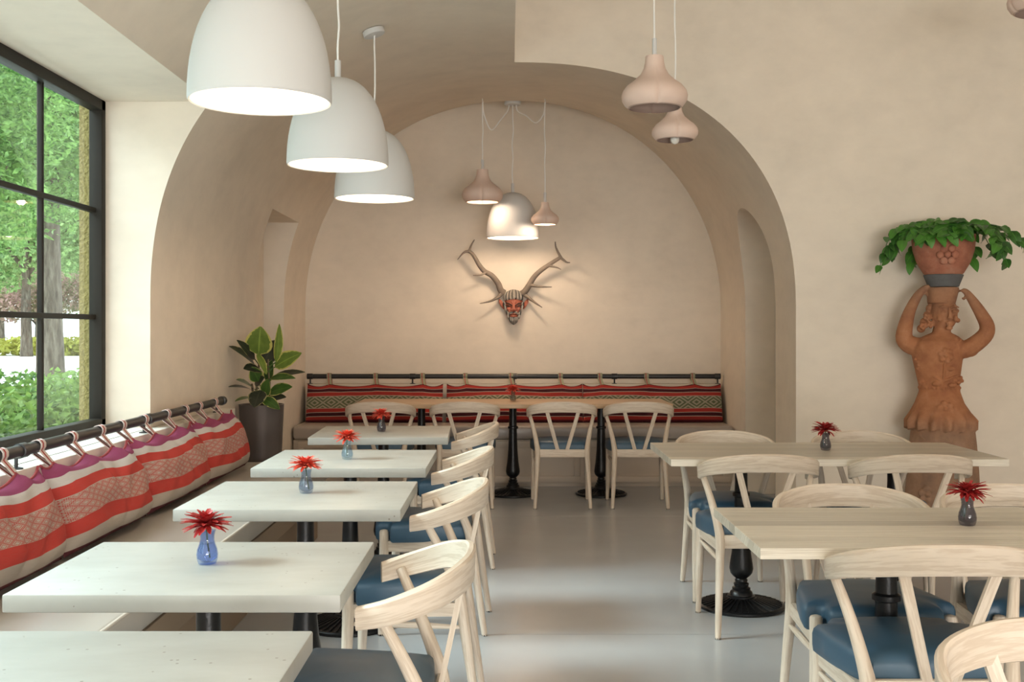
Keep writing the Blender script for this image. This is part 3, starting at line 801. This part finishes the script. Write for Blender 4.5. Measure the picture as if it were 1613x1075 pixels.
def vase(label, loc, gm, group, wl=.05):
    t = thing('glass_vase', label, 'vase', loc, 0, group)
    inner = [(r-.002, z) for r, z in VP_[::-1] if z > .004]
    MB().lathe(VP_+[(.0198, .0836)]+inner+[(.006, .005)], 28).build('glass_body', gm, t)
    MB().lathe([(.014, .0055)]+[(r-.0028, z) for r, z in VP_ if .005 < z < wl]+[(.017, wl), (.002, wl)], 24).build('water', water, t)
    return t
for (x, y, gk, vl, fm, fl_, det, sz, sd) in (
    (-.746, 2.745, 'blue', 'blue glass bud vase on the nearest red flowered white table', 'red_petal', 'red chrysanthemum standing in the blue glass vase', True, .98, 1),
    (-.719, 3.934, 'grey', 'grey blue glass bud vase on the third white table', 'coral_petal', 'coral chrysanthemum on the third white table', False, .98, 2),
    (-.723, 4.96, 'pale', 'pale blue glass bud vase on the fourth white table', 'coral_petal', 'coral chrysanthemum in the pale blue glass vase', False, .98, 3),
    (-.724, 6.30, 'smoke', 'smoky glass bud vase on the farthest white table', 'coral_petal', 'coral chrysanthemum on the farthest white table', False, .98, 4),
    (.031, 8.92, 'clear', 'small glass bud vase on the long back table', 'coral_petal', 'red chrysanthemum on the long back table', False, 1.0, 5),
    (1.517, 5.325, 'smoke', 'dark glass bud vase on the plank table before the statue', 'red_petal', 'dark red chrysanthemum on the plank table before the statue', False, 1.1, 6),
    (1.355, 3.285, 'smoke', 'dark glass bud vase on the nearest plank table', 'red_petal', 'dark red chrysanthemum on the nearest plank table', True, 1.0, 7)):
    vase(vl, (x, y, .7503), GL[gk], 'bud vases on the tables')
    flower(fl_, (x, y, .756), M[fm], sz, det, sd, 'single flowers in bud vases')

# ------------------------------------------------------------------ lamps
def point(loc, power, r, parent, col=(1, .755, .55)):
    d = bpy.data.lights.new('lamp_light', 'POINT'); d.energy = power; d.shadow_soft_size = r; d.color = col
    o = bpy.data.objects.new('lamp_light', d); C.objects.link(o); o.location = loc; o.parent = parent; return o
def dome_profile(R, h, n=16):
    out = []
    for i in range(n+1):
        a = PI/2*i/n
        out.append((R*max(1e-4, math.sin(a))**(2/2.35), h*(math.cos(a) if i < n else 0)**(2/2.15)))
    # widest a little above the rim
    return out[:-1]+[(R*1.0, 0.02*h), (R*.995, 0)]
def dome(parent, z, R=.223, h=.385, loc=(0, 0)):
    p = dome_profile(R, h); inner = [(max(1e-4, r-.009), zz-(.009 if zz > .05*h else 0)) for r, zz in p[::-1]]
    mb = MB(); rings_o = [(r, zz) for r, zz in p]
    mb.lathe(rings_o+[(R-.004, -.003)], 56, (loc[0], loc[1], z), caps=False, mat=0)
    mb.lathe([(R-.004, -.003)]+inner, 56, (loc[0], loc[1], z), caps=False, mat=1)
    return mb.build('shade', [M['lamp_white'], M['lamp_inner']], parent, 60)
def bell(parent, z, D, loc=(0, 0), sub=True):
    k = D/.345
    pr_ = [(.036, .270), (.046, .268), (.047, .262), (.050, .235), (.056, .205), (.075, .170), (.110, .138), (.145, .112), (.166, .085), (.1725, .060), (.169, .035), (.155, .012), (.140, 0)]
    pr_ = [(r*k, zz*k) for r, zz in pr_]
    def wob(t, zz):
        d = min((t*4) % 1, 1-(t*4) % 1); return 1-.075*math.exp(-(d/.04)**2)*min(1, max(0, 1-(zz/k-.06)/.25))
    inner = [(max(.004, r-.008*k), zz-.004*k) for r, zz in pr_[::-1]]
    mb = MB(); mb.lathe(pr_, 96, (loc[0], loc[1], z), caps=False, mat=0, wob=wob); mb.lathe(pr_[-1:]+inner, 96, (loc[0], loc[1], z), caps=False, mat=1, wob=wob)
    return mb.build('shade', [M['pink_clay'], M['clay_inner']], parent, 50)
def cordset(parent, top, shade_top, loc=(0, 0), path=None, hh=.078, rr=.014, sh=None):
    MB().tube([(loc[0], loc[1], shade_top-.004), (loc[0], loc[1], shade_top+hh)], rr, 16).build('socket', M['lamp_white'], sh or parent)
    rs = random.Random(int(shade_top*1000)+int(loc[0]*100))
    pts = path or [(loc[0]+(rs.uniform(-.006, .006) if 0 < i < 6 else 0), loc[1], shade_top+hh-.005+(top-shade_top-hh+.005)*i/6) for i in range(7)]
    MB().tube(catmull(pts, 4), .0048, 8).build('cord', M['cord'], parent)
def canopy(parent, z, r=.06, tilt=0, loc=(0, 0)):
    o = MB().lathe([(r*.99, .03), (r, .026), (r, .003), (r*.95, 0), (.012, -.001)], 32).build('canopy', M['lamp_white'], parent)
    o.location = (loc[0], loc[1], z); o.rotation_euler = (0, tilt, 0); return o
def bulb(parent, z, loc=(0, 0), r=.03, on=True):
    MB().ball((loc[0], loc[1], z), (r, r, r*1.2), 0, 14, 10).build('bulb', M['bulb' if on else 'bulb_off'], parent)
gd, gp = 'white dome pendant lamps over the window tables', 'pink clay pendant lamps over the plank tables'
for (X, Y, z, lab) in ((-.782, 3.49, 2.046, 'largest white dome pendant, nearest the camera, top cut by the frame'), (-.757, 4.91, 2.056, 'middle white dome pendant of the overlapping three'),
                       (-.751, 6.20, 2.060, 'farthest white dome pendant of the overlapping three, left of the vault')):
    t = thing('pendant_lamp', lab, 'pendant lamp', (X, Y, 0), 0, gd)
    cz = ceiling_z(X, Y)
    sh = dome(t, z); cordset(t, cz-.02, z+.384, sh=sh); canopy(t, cz-.036, .0615, -.30)
    bulb(sh, z+.13); point((0, 0, z+.07), 8, .06, t)
for (X, Y, z, D, lab) in ((.759, 5.8, 2.488, .345, 'larger pink clay bell pendant in front, right of the vault crown'), (.94, 6.3, 2.405, .263, 'smaller pink clay bell pendant half hidden behind the larger one'),
                          (2.785, 5.8, 2.99, .345, 'pink clay pendant cut by the top right corner')):
    t = thing('pendant_lamp', lab, 'pendant lamp', (X, Y, 0), 0, gp)
    k = D/.345; sh = bell(t, z, D); cordset(t, 3.985, z+.27*k, (0, 0), None, .08*k+.01, .012, sh); canopy(t, 3.968, .06)
    bulb(sh, z+.085 if D > .3 else z+.005, (0, 0), .026, False)
t = thing('cluster_pendant', 'cluster of one white dome and two pink bells hanging before the back wall', 'pendant lamp', (.03, 9.42, 0))
cz = ceiling_z(.03, 9.42)-.036
canopy(t, cz, .07)
XL, XR, YF = (760-VX)*9.1/F-.03, (858.5-VX)*9.1/F-.03, 9.1-9.42
hzL, hzR = ceiling_z(.03+XL, 9.1), ceiling_z(.03+XR, 9.1)
zL, zR, zD = 1.33+201*9.1/F, 1.33+165.5*9.1/F, 1.33+144*9.42/F
o = dome(t, zD); cordset(t, cz, zD+.384, sh=o); 
for q, (xx, zz, D, hz, lb) in enumerate(((XL, zL, .338, hzL, 'larger pink clay bell shade'), (XR, zR, .230, hzR, 'smaller pink clay bell shade'))):
    s_ = bell(t, zz, D, (xx, YF)); s_['label'] = lb; k = D/.345
    cordset(t, hz-.03, zz+.27*k, (xx, YF), None, .08, .012, s_)
    MB().tube([(xx, YF, hz+.005), (xx, YF, hz-.018), (xx+.007, YF, hz-.03), (xx, YF, hz-.04), (xx-.007, YF, hz-.03)], .003, 6).build('hook', M['cord'], t)
    sgn = -1 if xx < 0 else 1
    MB().tube(catmull([(sgn*.03, 0, cz), (sgn*.045, -.03, cz-.06), (xx*.42, YF*.4, cz-.155+.04*q), (xx*.72, YF*.7, hz-.24+.06*q), (xx*.95, YF*.95, hz-.13), (xx, YF, hz-.035)], 6), .0058, 8).build('swag_cord', M['cord'], t)
    bulb(s_, zz+.06*k, (xx, YF), .024*k+.005); point((xx, YF, zz+.005), 5.5, .03, t)
o['label'] = 'white dome shade'
bulb(o, zD+.13); point((0, 0, zD+.07), 15, .06, t)

# ------------------------------------------------------------------ terracotta statue with planter
SY = 7.08; s0 = SY/F
def Q(px, py, d=0.0): return Vector(((px-1485)*s0, d, H-(py-VY)*s0))
stt = thing('statue', 'terracotta statue of a woman in a ruffled skirt, arms raised to her headdress', 'statue', ((1485-VX)*s0, SY, 0), -.34)
mb = MB()
def ell(rows, n=48, ruffle=None):
    rings = []
    for row in rows:
        cx_, y_, hw, dp = row[:4]; c = Q(cx_, y_); amp = row[4] if len(row) > 4 else 0
        rings.append([(c.x+hw*s0*(1+amp*math.cos(14*2*PI*k/n))*math.cos(2*PI*k/n), c.y+hw*s0*dp*(1+amp*math.cos(14*2*PI*k/n))*math.sin(2*PI*k/n), c.z+amp*.12*math.sin(14*2*PI*k/n)) for k in range(n)])
    mb.loft(rings)
ell([(1484, 847, 60, .85), (1484, 800, 57, .85), (1485, 740, 53, .85), (1485, 700, 50, .85), (1485, 664, 46, .85), (1485, 655, 40, .85)])           # skirt
ell([(1482, 676, 50, .88, .10), (1482, 662, 51, .88, .085), (1481, 650, 45, .86, .02), (1480, 635, 37, .82), (1480, 618, 31, .78), (1480, 600, 29, .75)], 112)   # peplum
ell([(1480, 622, 30, .76), (1479, 608, 30, .76), (1478, 585, 34, .75), (1477, 562, 38, .74), (1477, 548, 40, .70), (1479, 538, 38, .62), (1482, 530, 26, .6), (1483, 524, 14, .9), (1485, 512, 13, 1.0), (1486, 500, 13, 1)])   # torso, neck
c = Q(1487, 494, -.008); mb.ball(c, (20*s0, 20*s0, 28*s0), 0, 28, 20)
ell([(1483, 478, 21, 1), (1484, 468, 22.5, 1), (1485, 457, 24, 1), (1486, 453, 23, 1)])
# face, turned a little to the right of the picture
fz = -.014-20*s0
mb.tube([Q(1494, 485, fz+.006), Q(1495, 496, fz-.010), Q(1495, 502, fz-.016)], [.007, .011, .015], 8); mb.ball(Q(1495, 502, fz-.008), (.020, .012, .009), 0, 10, 8)
for ex in (1485.5, 1502):
    mb.ball(Q(ex, 491, fz+.012), (.019, .014, .0085), 0, 12, 8)
    mb.tube([Q(ex-6, 485.5, fz+.014), Q(ex, 482.5, fz+.004), Q(ex+6, 485.5, fz+.012)], [.005, .009, .005], 8)
mb.tube([Q(1488.5, 509, fz+.011), Q(1494.5, 508, fz+.001), Q(1500.5, 509, fz+.011)], [.005, .010, .005], 8)
mb.tube([Q(1490, 512, fz+.011), Q(1494.5, 512.5, fz+.000), Q(1499, 512, fz+.011)], [.005, .009, .005], 8)
mb.ball(Q(1494, 517, fz+.016), (.022, .018, .014), 0, 12, 8)
mb.ball(Q(1481, 502, fz+.018), (.02, .016, .022), 0, 12, 8); mb.ball(Q(1503, 502, fz+.022), (.016, .016, .022), 0, 12, 8)
# hair roll and flowers beside the face
for px, py, r in ((1466, 486, .026), (1463, 497, .030), (1458, 508, .030), (1453, 518, .027), (1468, 476, .018), (1506, 490, .014), (1507, 505, .016)):
    mb.ball(Q(px, py, .006), (r, r*1.2, r), 0, 12, 8)
def blossom(px, py, R, d, n=6, depth=None):
    """raised flower on the surface"""
    for k in range(n):
        a = 2*PI*k/n+.3
        mb.ball(Q(px+R*.62*math.cos(a), py+R*.62*math.sin(a), d), (R*.36*s0, .019, R*.36*s0), 0, 10, 6)
    mb.ball(Q(px, py, d-.004), (R*.28*s0, .023, R*.28*s0), 0, 10, 6)
for px, py in ((1462, 500), (1467, 511), (1456, 514)): blossom(px, py, 7, -.035, 5)
for k in range(15):
    a = PI*(1.12+.76*k/14); mb.ball(Q(1483+24*math.cos(a), 529-13*math.sin(a)-2, -.085+.045*abs(math.cos(a))**2), .0075, 0, 8, 6)
    mb.ball(Q(1483+30*math.cos(a), 531-18*math.sin(a)-2, -.098+.05*abs(math.cos(a))**2), .007, 0, 8, 6)
fx = -38*s0*.74
blossom(1489, 560, 13, fx+.004); 
mb.tube([Q(1487, 572, fx), Q(1486, 588, fx+.01), Q(1484, 608, fx+.025)], .007, 8)
for pts in (((1486, 602), (1474, 594), (1464, 588)), ((1486, 600), (1498, 594), (1508, 590))):
    mb.tube([Q(pts[0][0], pts[0][1], fx+.02), Q(pts[1][0], pts[1][1], fx+.014), Q(pts[2][0], pts[2][1], fx+.03)], [.008, .007, .006], 8)
for px, py in ((1497, 580), (1475, 604), (1498, 606)): mb.ball(Q(px, py, fx+.016), (.026, .012, .016), 0, 10, 8)
for px, py in ((1456, 602), (1508, 598), (1452, 580), (1449, 566)): blossom(px, py, 8, -.055, 5)
for k in range(16): 
    a = PI+PI*k/15; mb.ball(Q(1480+30*math.cos(a), 611, 30*s0*.76*math.sin(a)), .010, 0, 8, 6)
blossom(1488, 643, 14, -40*s0*.8)
# relief on the skirt
sk = lambda py: -(46+(py-664)/183*14)*s0*.85+.004
for px, py, R in ((1462, 775, 15), (1510, 712, 11), (1512, 735, 10), (1450, 725, 9), (1505, 790, 12)):
    hw = 46+(py-664)/183*14; blossom(px, py, R, -(hw**2-(px-1485)**2)**.5*s0*.85+.003, 6)
for pts in (((1440, 690), (1452, 705), (1468, 712), (1482, 706)), ((1482, 760), (1470, 735), (1455, 745)), ((1480, 790), (1492, 765), (1508, 750)), ((1445, 700), (1440, 690), (1450, 684), (1458, 692)), ((1500, 690), (1490, 704), (1502, 718), (1514, 700))):
    pp = []
    for px, py in pts:
        hw = 46+(py-664)/183*14; pp.append(Q(px, py, -max(40., hw**2-(px-1485)**2)**.5*s0*.85+.002))
    mb.tube(catmull(pp, 4), .009, 8)
# arms
for path, rad in ((((1455, 546), (1440, 545), (1428, 534), (1430, 512), (1437, 488), (1448, 466), (1459, 454), (1466, 452)), (.056, .060, .055, .046, .036, .028, .020, .012)),
                  (((1506, 552), (1522, 549), (1545, 530), (1549, 514), (1540, 494), (1528, 474), (1519, 461), (1513, 458)), (.054, .056, .050, .046, .038, .029, .020, .012))):
    pts = catmull([Q(px, py, -.01*i*.4) for i, (px, py) in enumerate(path)], 4)
    mb.tube(pts, list(np.interp(np.linspace(0, 1, len(pts)), np.linspace(0, 1, len(rad)), rad)), 16)
mb.ball(Q(1436, 543), (.062, .056, .058), 0, 16, 10); mb.ball(Q(1524, 549), (.058, .054, .055), 0, 16, 10)
# fingers closing on the headdress
for sx_, hx, hy in ((1, 1461, 453), (-1, 1517, 459)):
    for k, ln in enumerate((9, 11, 10, 8)):
        mb.tube([Q(hx-sx_*1, hy+2, -.030+.015*k), Q(hx+sx_*3, hy-2+.4*k, -.036+.017*k), Q(hx+sx_*ln*.75, hy+.5, -.036+.017*k)], [.0085, .008, .0055], 8)
    mb.tube([Q(hx-sx_*2, hy+8, -.02), Q(hx+sx_*2, hy+13, -.034), Q(hx+sx_*4.5, hy+11, -.036)], [.010, .009, .006], 8)
fused('body', mb, M['terracotta'], .0045, 1, stt)

pl = thing('potted_plant', 'leafy green trailing plant in a clay bowl on top of the statue', 'plant', ((1486-VX)*s0, SY, Q(0, 452.5).z), -.34)
pz = lambda py: H-(py-VY)*s0-Q(0, 452.5).z
MB().lathe([(21*s0, pz(452.4)), (23*s0, pz(452)), (30*s0, pz(434)), (29*s0, pz(433))], 10).build('stone_ring', M['slate'], pl)['label'] = 'rough grey stone ring'
mb = MB().lathe([(27*s0, pz(433.5)), (30*s0, pz(431)), (40*s0, pz(414)), (46*s0, pz(395)), (47.5*s0, pz(378)), (48*s0, pz(371)), (45*s0, pz(370)), (44*s0, pz(378)), (40*s0, pz(400))], 48)
for k in range(6):
    a = 2*PI*k/6; mb.ball(((19+0)*0+11*s0*math.cos(a)+.035*0+.02, -45*s0, pz(404)+11*s0*math.sin(a)), (6*s0, .012, 6*s0), 0, 10, 6)
mb.ball((.02, -46.5*s0, pz(404)), (5*s0, .012, 5*s0), 0, 10, 6)
mb.build('bowl', M['bowl'], pl, 50)
MB().lathe([(.02, pz(384)+.02), (43*s0, pz(384))], 24).build('soil', M['soil'], pl)
def leaf_mesh(L, W, cup=.15, bend=.3, tipw=.75, nu=8):
    V = []; U = []; nv = 4
    for i in range(nu+1):
        k = i/nu; a = bend*k
        hw = W/2*(math.sin(PI*min(1, k**tipw*.97+.02)))**.75
        for j in range(nv+1):
            y = (j/nv*2-1)
            V.append((L*k*math.cos(a*.6), y*hw, -L*k*math.sin(a*.6)+cup*hw*abs(y)**1.5)); U.append((k, j/nv))
    Fs = []; Us = []
    for i in range(nu):
        for j in range(nv):
            f = [i*(nv+1)+j, i*(nv+1)+j+1, (i+1)*(nv+1)+j+1, (i+1)*(nv+1)+j]; Fs.append(f); Us.append([U[q] for q in f])
    return MB().add(V, Fs, Us)
def place_leaf(me, parent, p, d, up, k=1.0, nm='leaf'):
    d = Vector(d).normalized(); up = Vector(up); y = up.cross(d).normalized(); z = d.cross(y)
    o = bpy.data.objects.new(nm, me); C.objects.link(o); o.parent = parent
    m = Matrix((d, y, z)).transposed().to_4x4(); m.translation = Vector(p); o.matrix_basis = m @ Matrix.Scale(k, 4); return o
rs = random.Random(11)
lm = [leaf_mesh(.095, .060, .2, .5, nu=6).mesh('leaf', M['leaf']), leaf_mesh(.105, .064, .1, .9, nu=6).mesh('leaf', M['leaf']), leaf_mesh(.085, .062, .25, .2, nu=6).mesh('leaf', M['leaf'])]
rimz = pz(372)
runners = []
for k in range(26):
    a = 2*PI*k/26+rs.uniform(-.1, .1)
    side = abs(math.cos(a))
    reach = .19+.13*rs.random()+.09*side; drop = rs.uniform(-.02, .09)+.13*side*rs.random()
    if math.sin(a) > .3: reach = min(reach, .20)                       # towards the wall
    if math.sin(a) < -.35 and side < .8: drop = min(drop, .02); reach = min(reach, .23)
    pts = [(.03*math.cos(a), .03*math.sin(a), pz(384)), (.11*math.cos(a), .11*math.sin(a), rimz+.05+.03*rs.random()), (reach*.75*math.cos(a), reach*.75*math.sin(a), rimz+.055-drop*.2), (reach*math.cos(a), reach*math.sin(a), rimz+.02-drop)]
    runners.append(pts)
for px, py in ((1392, 425), (1404, 405), (1575, 418), (1598, 395), (1568, 392), (1415, 398)):
    X = (px-1486)*s0; Z = H-(py-VY)*s0-Q(0, 452.5).z
    runners.append([(.02, -.02, pz(384)), (X*.42, -.06, rimz+.06), (X*.8, -.07, rimz+.03), (X, -.06, Z+.03)])
for pts in runners:
    cp = catmull(pts, 5); MB().tube(cp, .003, 5).build('runner', M['stem'], pl)
    for i in range(3, len(cp), 2):
        p = Vector(cp[i]); t = (Vector(cp[min(i+1, len(cp)-1)])-Vector(cp[i-1])).normalized()
        for s_ in (-1, 1):
            if rs.random() < .12: continue
            sd = Vector((-t.y, t.x, 0)).normalized()*s_
            d = t*rs.uniform(.3, .9)+sd*rs.uniform(.5, 1)+Vector((0, -.25, rs.uniform(-.55, .25)))
            if (Matrix.Rotation(-.34, 3, 'Z') @ (p+d.normalized()*.11)).y > .29: continue
            place_leaf(lm[rs.randrange(3)], pl, p, d, Vector((rs.uniform(-.3, .3), -.75+rs.uniform(-.2, .2), .75)), rs.uniform(.75, 1.12))
for k in range(44):
    a = rs.uniform(0, 2*PI); r = .17*rs.random()**.6
    p = Vector((r*math.cos(a), r*math.sin(a), rimz+.03+.075*rs.random()*(1-r/.25)))
    place_leaf(lm[rs.randrange(3)], pl, p, (math.cos(a), math.sin(a)-.3, rs.uniform(-.2, .45)), (rs.uniform(-.2, .2), -.7, .8), rs.uniform(.8, 1.15))

# ------------------------------------------------------------------ rubber plant in the dark pot
PY = 7.45; ps = PY/F
pp_ = thing('potted_plant', 'variegated rubber plant in a tall dark bronze pot by the vault niche', 'plant', ((409-VX)*ps+.012, PY, 0))
def R_(px, py, d=0.0): return Vector(((px-VX)*(PY+d)/F-(409-VX)*ps-.012, d, H-(py-VY)*(PY+d)/F))
zt = R_(0, 637).z
MB().lathe([(.100, 0), (.106, .006), (.128, zt*.45), (.149, zt-.004), (.150, zt), (.142, zt+.001), (.138, zt-.01), (.130, zt-.09)], 48).build('pot', M['pot'], pp_, 50)
MB().lathe([(.135, zt-.075), (.02, zt-.065)], 24).build('soil', M['soil'], pp_)
for pts in (((-.02, 0, zt-.08), (-.03, -.01, zt+.12), (-.005, .0, zt+.34), (.0, .0, zt+.42)), ((.03, .02, zt-.08), (.05, .02, zt+.10), (.04, .02, zt+.30)), ((0, -.04, zt-.08), (-.04, -.05, zt+.05), (-.05, -.06, zt+.14))):
    MB().tube(catmull(pts, 5), .0075, 8).build('stem', M['brown_stem'], pp_)
vz = lambda zx, zy, d=0.0: R_(340+zx/2.443, 300+zy/2.443, d)
for base, tip, wpx, mt, fac, bend in (
    (((165, 632), -.03), ((170, 528), -.10), 82, 'rubber_light', (0, -1, .15), .15), (((150, 672), .0), ((70, 592), -.24), 40, 'rubber_dark', (.3, -.7, .7), .4),
    (((150, 650), .02), ((92, 578), -.16), 34, 'rubber_dark', (.1, -.8, .5), .3),
    (((185, 665), .03), ((228, 578), .02), 62, 'rubber_dark', (-.1, -1, .1), .2), (((232, 662), -.02), ((248, 518), -.04), 34, 'rubber_light', (.75, -.6, 0), .15),
    (((228, 680), .0), ((322, 622), -.02), 62, 'rubber_light', (-.2, -.9, .6), .35), (((160, 628), -.06), ((195, 706), -.12), 30, 'rubber_light', (.8, -.6, .2), .1),
    (((172, 690), -.05), ((112, 682), -.18), 46, 'rubber_dark', (0, -.8, .6), .3), (((165, 735), -.05), ((140, 682), -.12), 44, 'rubber_leaf', (.2, -1, .2), .2),
    (((215, 725), .0), ((335, 686), -.03), 40, 'rubber_dark', (.0, -.5, .9), .45), (((210, 725), -.03), ((300, 712), -.08), 34, 'rubber_leaf', (.0, -.6, .8), .5),
    (((150, 765), -.03), ((88, 722), -.22), 40, 'rubber_leaf', (.1, -.7, .7), .3), (((148, 775), -.02), ((58, 740), -.26), 32, 'rubber_dark', (.0, -.6, .8), .4),
    (((150, 800), -.04), ((78, 798), -.24), 26, 'rubber_leaf', (0, -.5, .9), .4), (((205, 780), -.04), ((288, 752), -.08), 48, 'rubber_leaf', (0, -.7, .7), .3),
    (((170, 770), -.08), ((148, 832), -.17), 56, 'rubber_dark', (-.1, -1, .2), .2), (((180, 800), -.07), ((242, 836), -.15), 36, 'rubber_leaf', (.1, -.8, .6), .4),
    (((200, 805), -.03), ((266, 790), -.06), 38, 'rubber_dark', (0, -.6, .8), .4), (((190, 790), -.05), ((198, 730), -.11), 40, 'rubber_leaf', (-.3, -1, .2), .2),
    (((200, 740), .03), ((212, 655), .0), 40, 'rubber_leaf', (-.5, -.9, .1), .2), (((150, 745), .0), ((182, 720), -.10), 36, 'rubber_dark', (.2, -1, .4), .2)):
    p, q = vz(*base[0], base[1]), vz(*tip[0], tip[1]); L = (q-p).length
    me = leaf_mesh(L*1.02, wpx*1.3/2.443*ps, .12, bend, .8).mesh('leaf', M[mt])
    up = Vector(fac); up = (up-(q-p).normalized()*up.dot((q-p).normalized())).normalized()
    dirn = (q-p).normalized()+up*bend*.3
    place_leaf(me, pp_, p, dirn, up)
    MB().tube([p.lerp(Vector((0, 0, max(p.z-.06, zt-.05))), .6), p], .004, 6).build('leaf_stalk', M['stem'], pp_)

# ------------------------------------------------------------------ antlered mask on the back wall
mY = 9.93; ms = mY/F/5.375
mk = thing('wall_mask', 'carved wooden face mask with grey beard and long antlers on the back wall', 'mask', ((690+640/5.375-VX)*mY/F, 9.998, H-(350+720/5.375-VY)*mY/F))
def K(zx, zy, d=0.0): return Vector(((zx-640)*ms, -d, (720-zy)*ms))
M['mask_skin'] = plain('painted_mask_skin', (.34, .105, .065), .55, 0, .35, 25); M['mask_hair'] = plain('grey_painted_hair', (.30, .27, .235), .6, 0, .6, 45)
M['mask_dark'] = plain('dark_painted_lines', (.02, .018, .016), .5); M['antler'] = plain('weathered_antler', (.20, .165, .135), .65, 0, .3, 14, .3, .003)
M['antler_tip'] = plain('dark_antler', (.13, .095, .07), .6, 0, .3, 14)
f = MB()
rings = []
for zy, hw, dp in ((590, 40, .05), (610, 62, .075), (650, 78, .095), (700, 80, .105), (750, 72, .105), (790, 56, .10), (820, 40, .09), (845, 24, .07)):
    c = K(640, zy)
    rings.append([(c.x+hw*ms*math.cos(PI*k/12), -dp*math.sin(PI*k/12), c.z) for k in range(13)]+[(c.x+hw*ms*math.cos(PI+PI*k/4), 0.0, c.z) for k in range(1, 4)])
f.loft(rings)
f.tube([K(638, 690, .098), K(640, 720, .118), K(640, 745, .125)], [.010, .012, .017], 10)
f.ball(K(640, 746, .120), (.026, .016, .013), 0, 12, 8)
for s_ in (-1, 1):
    f.tube([K(640+s_*14, 712, .104), K(640+s_*38, 696, .100), K(640+s_*66, 690, .075)], [.010, .012, .007], 10)     # brow ridge
    f.ball(K(640+s_*42, 736, .088), (.022, .020, .017), 0, 12, 8)
    f.tube([K(640+s_*14, 690, .104), K(640+s_*22, 668, .100)], [.006, .005], 8)
    f.tube([K(640+s_*40, 745, .095), K(640+s_*34, 770, .095)], [.010, .006], 8)
    # pointed ear
    e0 = [K(640+s_*82, 735, .02), K(640+s_*96, 705, .035), K(640+s_*112, 675, .035), K(640+s_*122, 652, .03)]
    f.tube(e0, [.010, .019, .020, .008], 12, 0, True, .5)
f.tube([K(610, 780, .100), K(640, 776, .112), K(670, 780, .100)], [.005, .010, .005], 8); f.tube([K(606, 796, .096), K(640, 800, .110), K(674, 796, .096)], [.005, .009, .005], 8)
fused('face', f, M['mask_skin'], .0035, 1, mk)
hr = MB()
for k in range(17):
    a = (k-8)/8
    p0 = K(640+a*50, 575+abs(a)**2*20, .03); p1 = K(640+a*66, 600+abs(a)*12, .085-abs(a)*.03); p2 = K(640+a*72, 655-(.15 if k % 2 else .0)*40+abs(a)*10, .108-abs(a)*.045)
    hr.tube(catmull([p0, p1, p2], 4), [.006]+[.011]*6+[.010, .004], 8, k % 3 == 1)
hr.build('hair', [M['mask_hair'], M['mask_dark']], mk)
br = MB()
for k in range(26):
    a = (k-12.5)/12.5
    zx = 640+84*math.copysign(abs(a)**.7, a); zy0 = 690 if abs(a) > .8 else 770+30*(1-abs(a))
    if abs(a) > .55:
        for q in range(5):
            y0 = 680+q*26+(k % 2)*8; xx = 640+math.copysign(84-q*8.5-(k % 3)*4, a)
            br.tube([K(xx, y0, .055+.008*q), K(xx-math.copysign(4, a), y0+18, .060+.008*q), K(xx-math.copysign(9, a), y0+32, .05+.008*q)], [.007, .008, .003], 6, (k+q) % 3 == 0)
    else:
        br.tube(catmull([K(640+a*60, 806, .098), K(640+a*62, 832, .10), K(640+a*36, 872-abs(a)*26, .075)], 4), [.007]*6+[.006, .005, .003], 6, k % 3 == 0)
br.build('beard', [M['mask_hair'], M['mask_dark']], mk)
mu = MB()
for s_ in (-1, 1):
    for q in range(3): mu.tube([K(640+s_*4, 764+q*3, .118), K(640+s_*24, 764+q*4, .112), K(640+s_*42, 776+q*6, .098)], [.005, .0065, .003], 6, q == 1)
mu.build('moustache', [M['mask_hair'], M['mask_dark']], mk)
eb = MB()
for s_ in (-1, 1): eb.tube([K(640+s_*12, 708, .118), K(640+s_*38, 692, .113), K(640+s_*70, 682, .082)], [.004, .0055, .003], 6)
eb.build('eyebrows', M['mask_dark'], mk)
for s_ in (-1, 1):
    e = MB().ball(K(640+s_*40, 712, .090), (.014, .012, .007), 0, 12, 8).build('eye', M['mask_dark'], mk)
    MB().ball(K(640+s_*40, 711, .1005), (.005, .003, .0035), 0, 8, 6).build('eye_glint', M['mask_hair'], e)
def antler(main, tines, r0):
    a = MB()
    def br_(pts, ra, rb, d0, d1):
        ra, rb = ra*1.3, rb*1.35; cp = catmull([K(x, y, d0+(d1-d0)*i/(len(pts)-1)) for i, (x, y) in enumerate(pts)], 5)
        a.tube(cp, list(np.linspace(ra, rb, len(cp))), 12)
    br_(main, r0, .011, .035, .16)
    for pts, ra, rb, d0, d1 in tines: br_(pts, ra, rb, d0, d1)
    fused('antler', a, M['antler'], .004, 1, mk)
antler([(560, 600), (530, 575), (508, 520), (455, 455), (395, 420), (352, 370), (320, 315), (290, 270), (262, 254)],
       [([(266, 256), (284, 205), (313, 155)], .010, .004, .16, .17), ([(272, 252), (235, 258), (205, 282), (168, 328)], .011, .003, .16, .18), ([(540, 605), (505, 640), (440, 672), (352, 692)], .015, .003, .045, .12),
        ([(410, 425), (375, 447), (335, 455), (297, 456)], .010, .003, .11, .16)], .024)
antler([(712, 606), (738, 585), (775, 530), (812, 468), (862, 418), (930, 370), (1000, 325), (1036, 304)],
       [([(1036, 306), (1012, 262), (993, 215), (988, 172)], .011, .004, .16, .17), ([(1030, 304), (1062, 330), (1085, 347), (1113, 350)], .011, .004, .16, .18), ([(925, 372), (975, 382), (1010, 392), (1038, 408)], .009, .003, .13, .17),
        ([(785, 535), (835, 545), (900, 552), (963, 553)], .013, .003, .08, .14), ([(730, 612), (775, 648), (830, 690), (882, 726)], .015, .003, .045, .12)], .024)
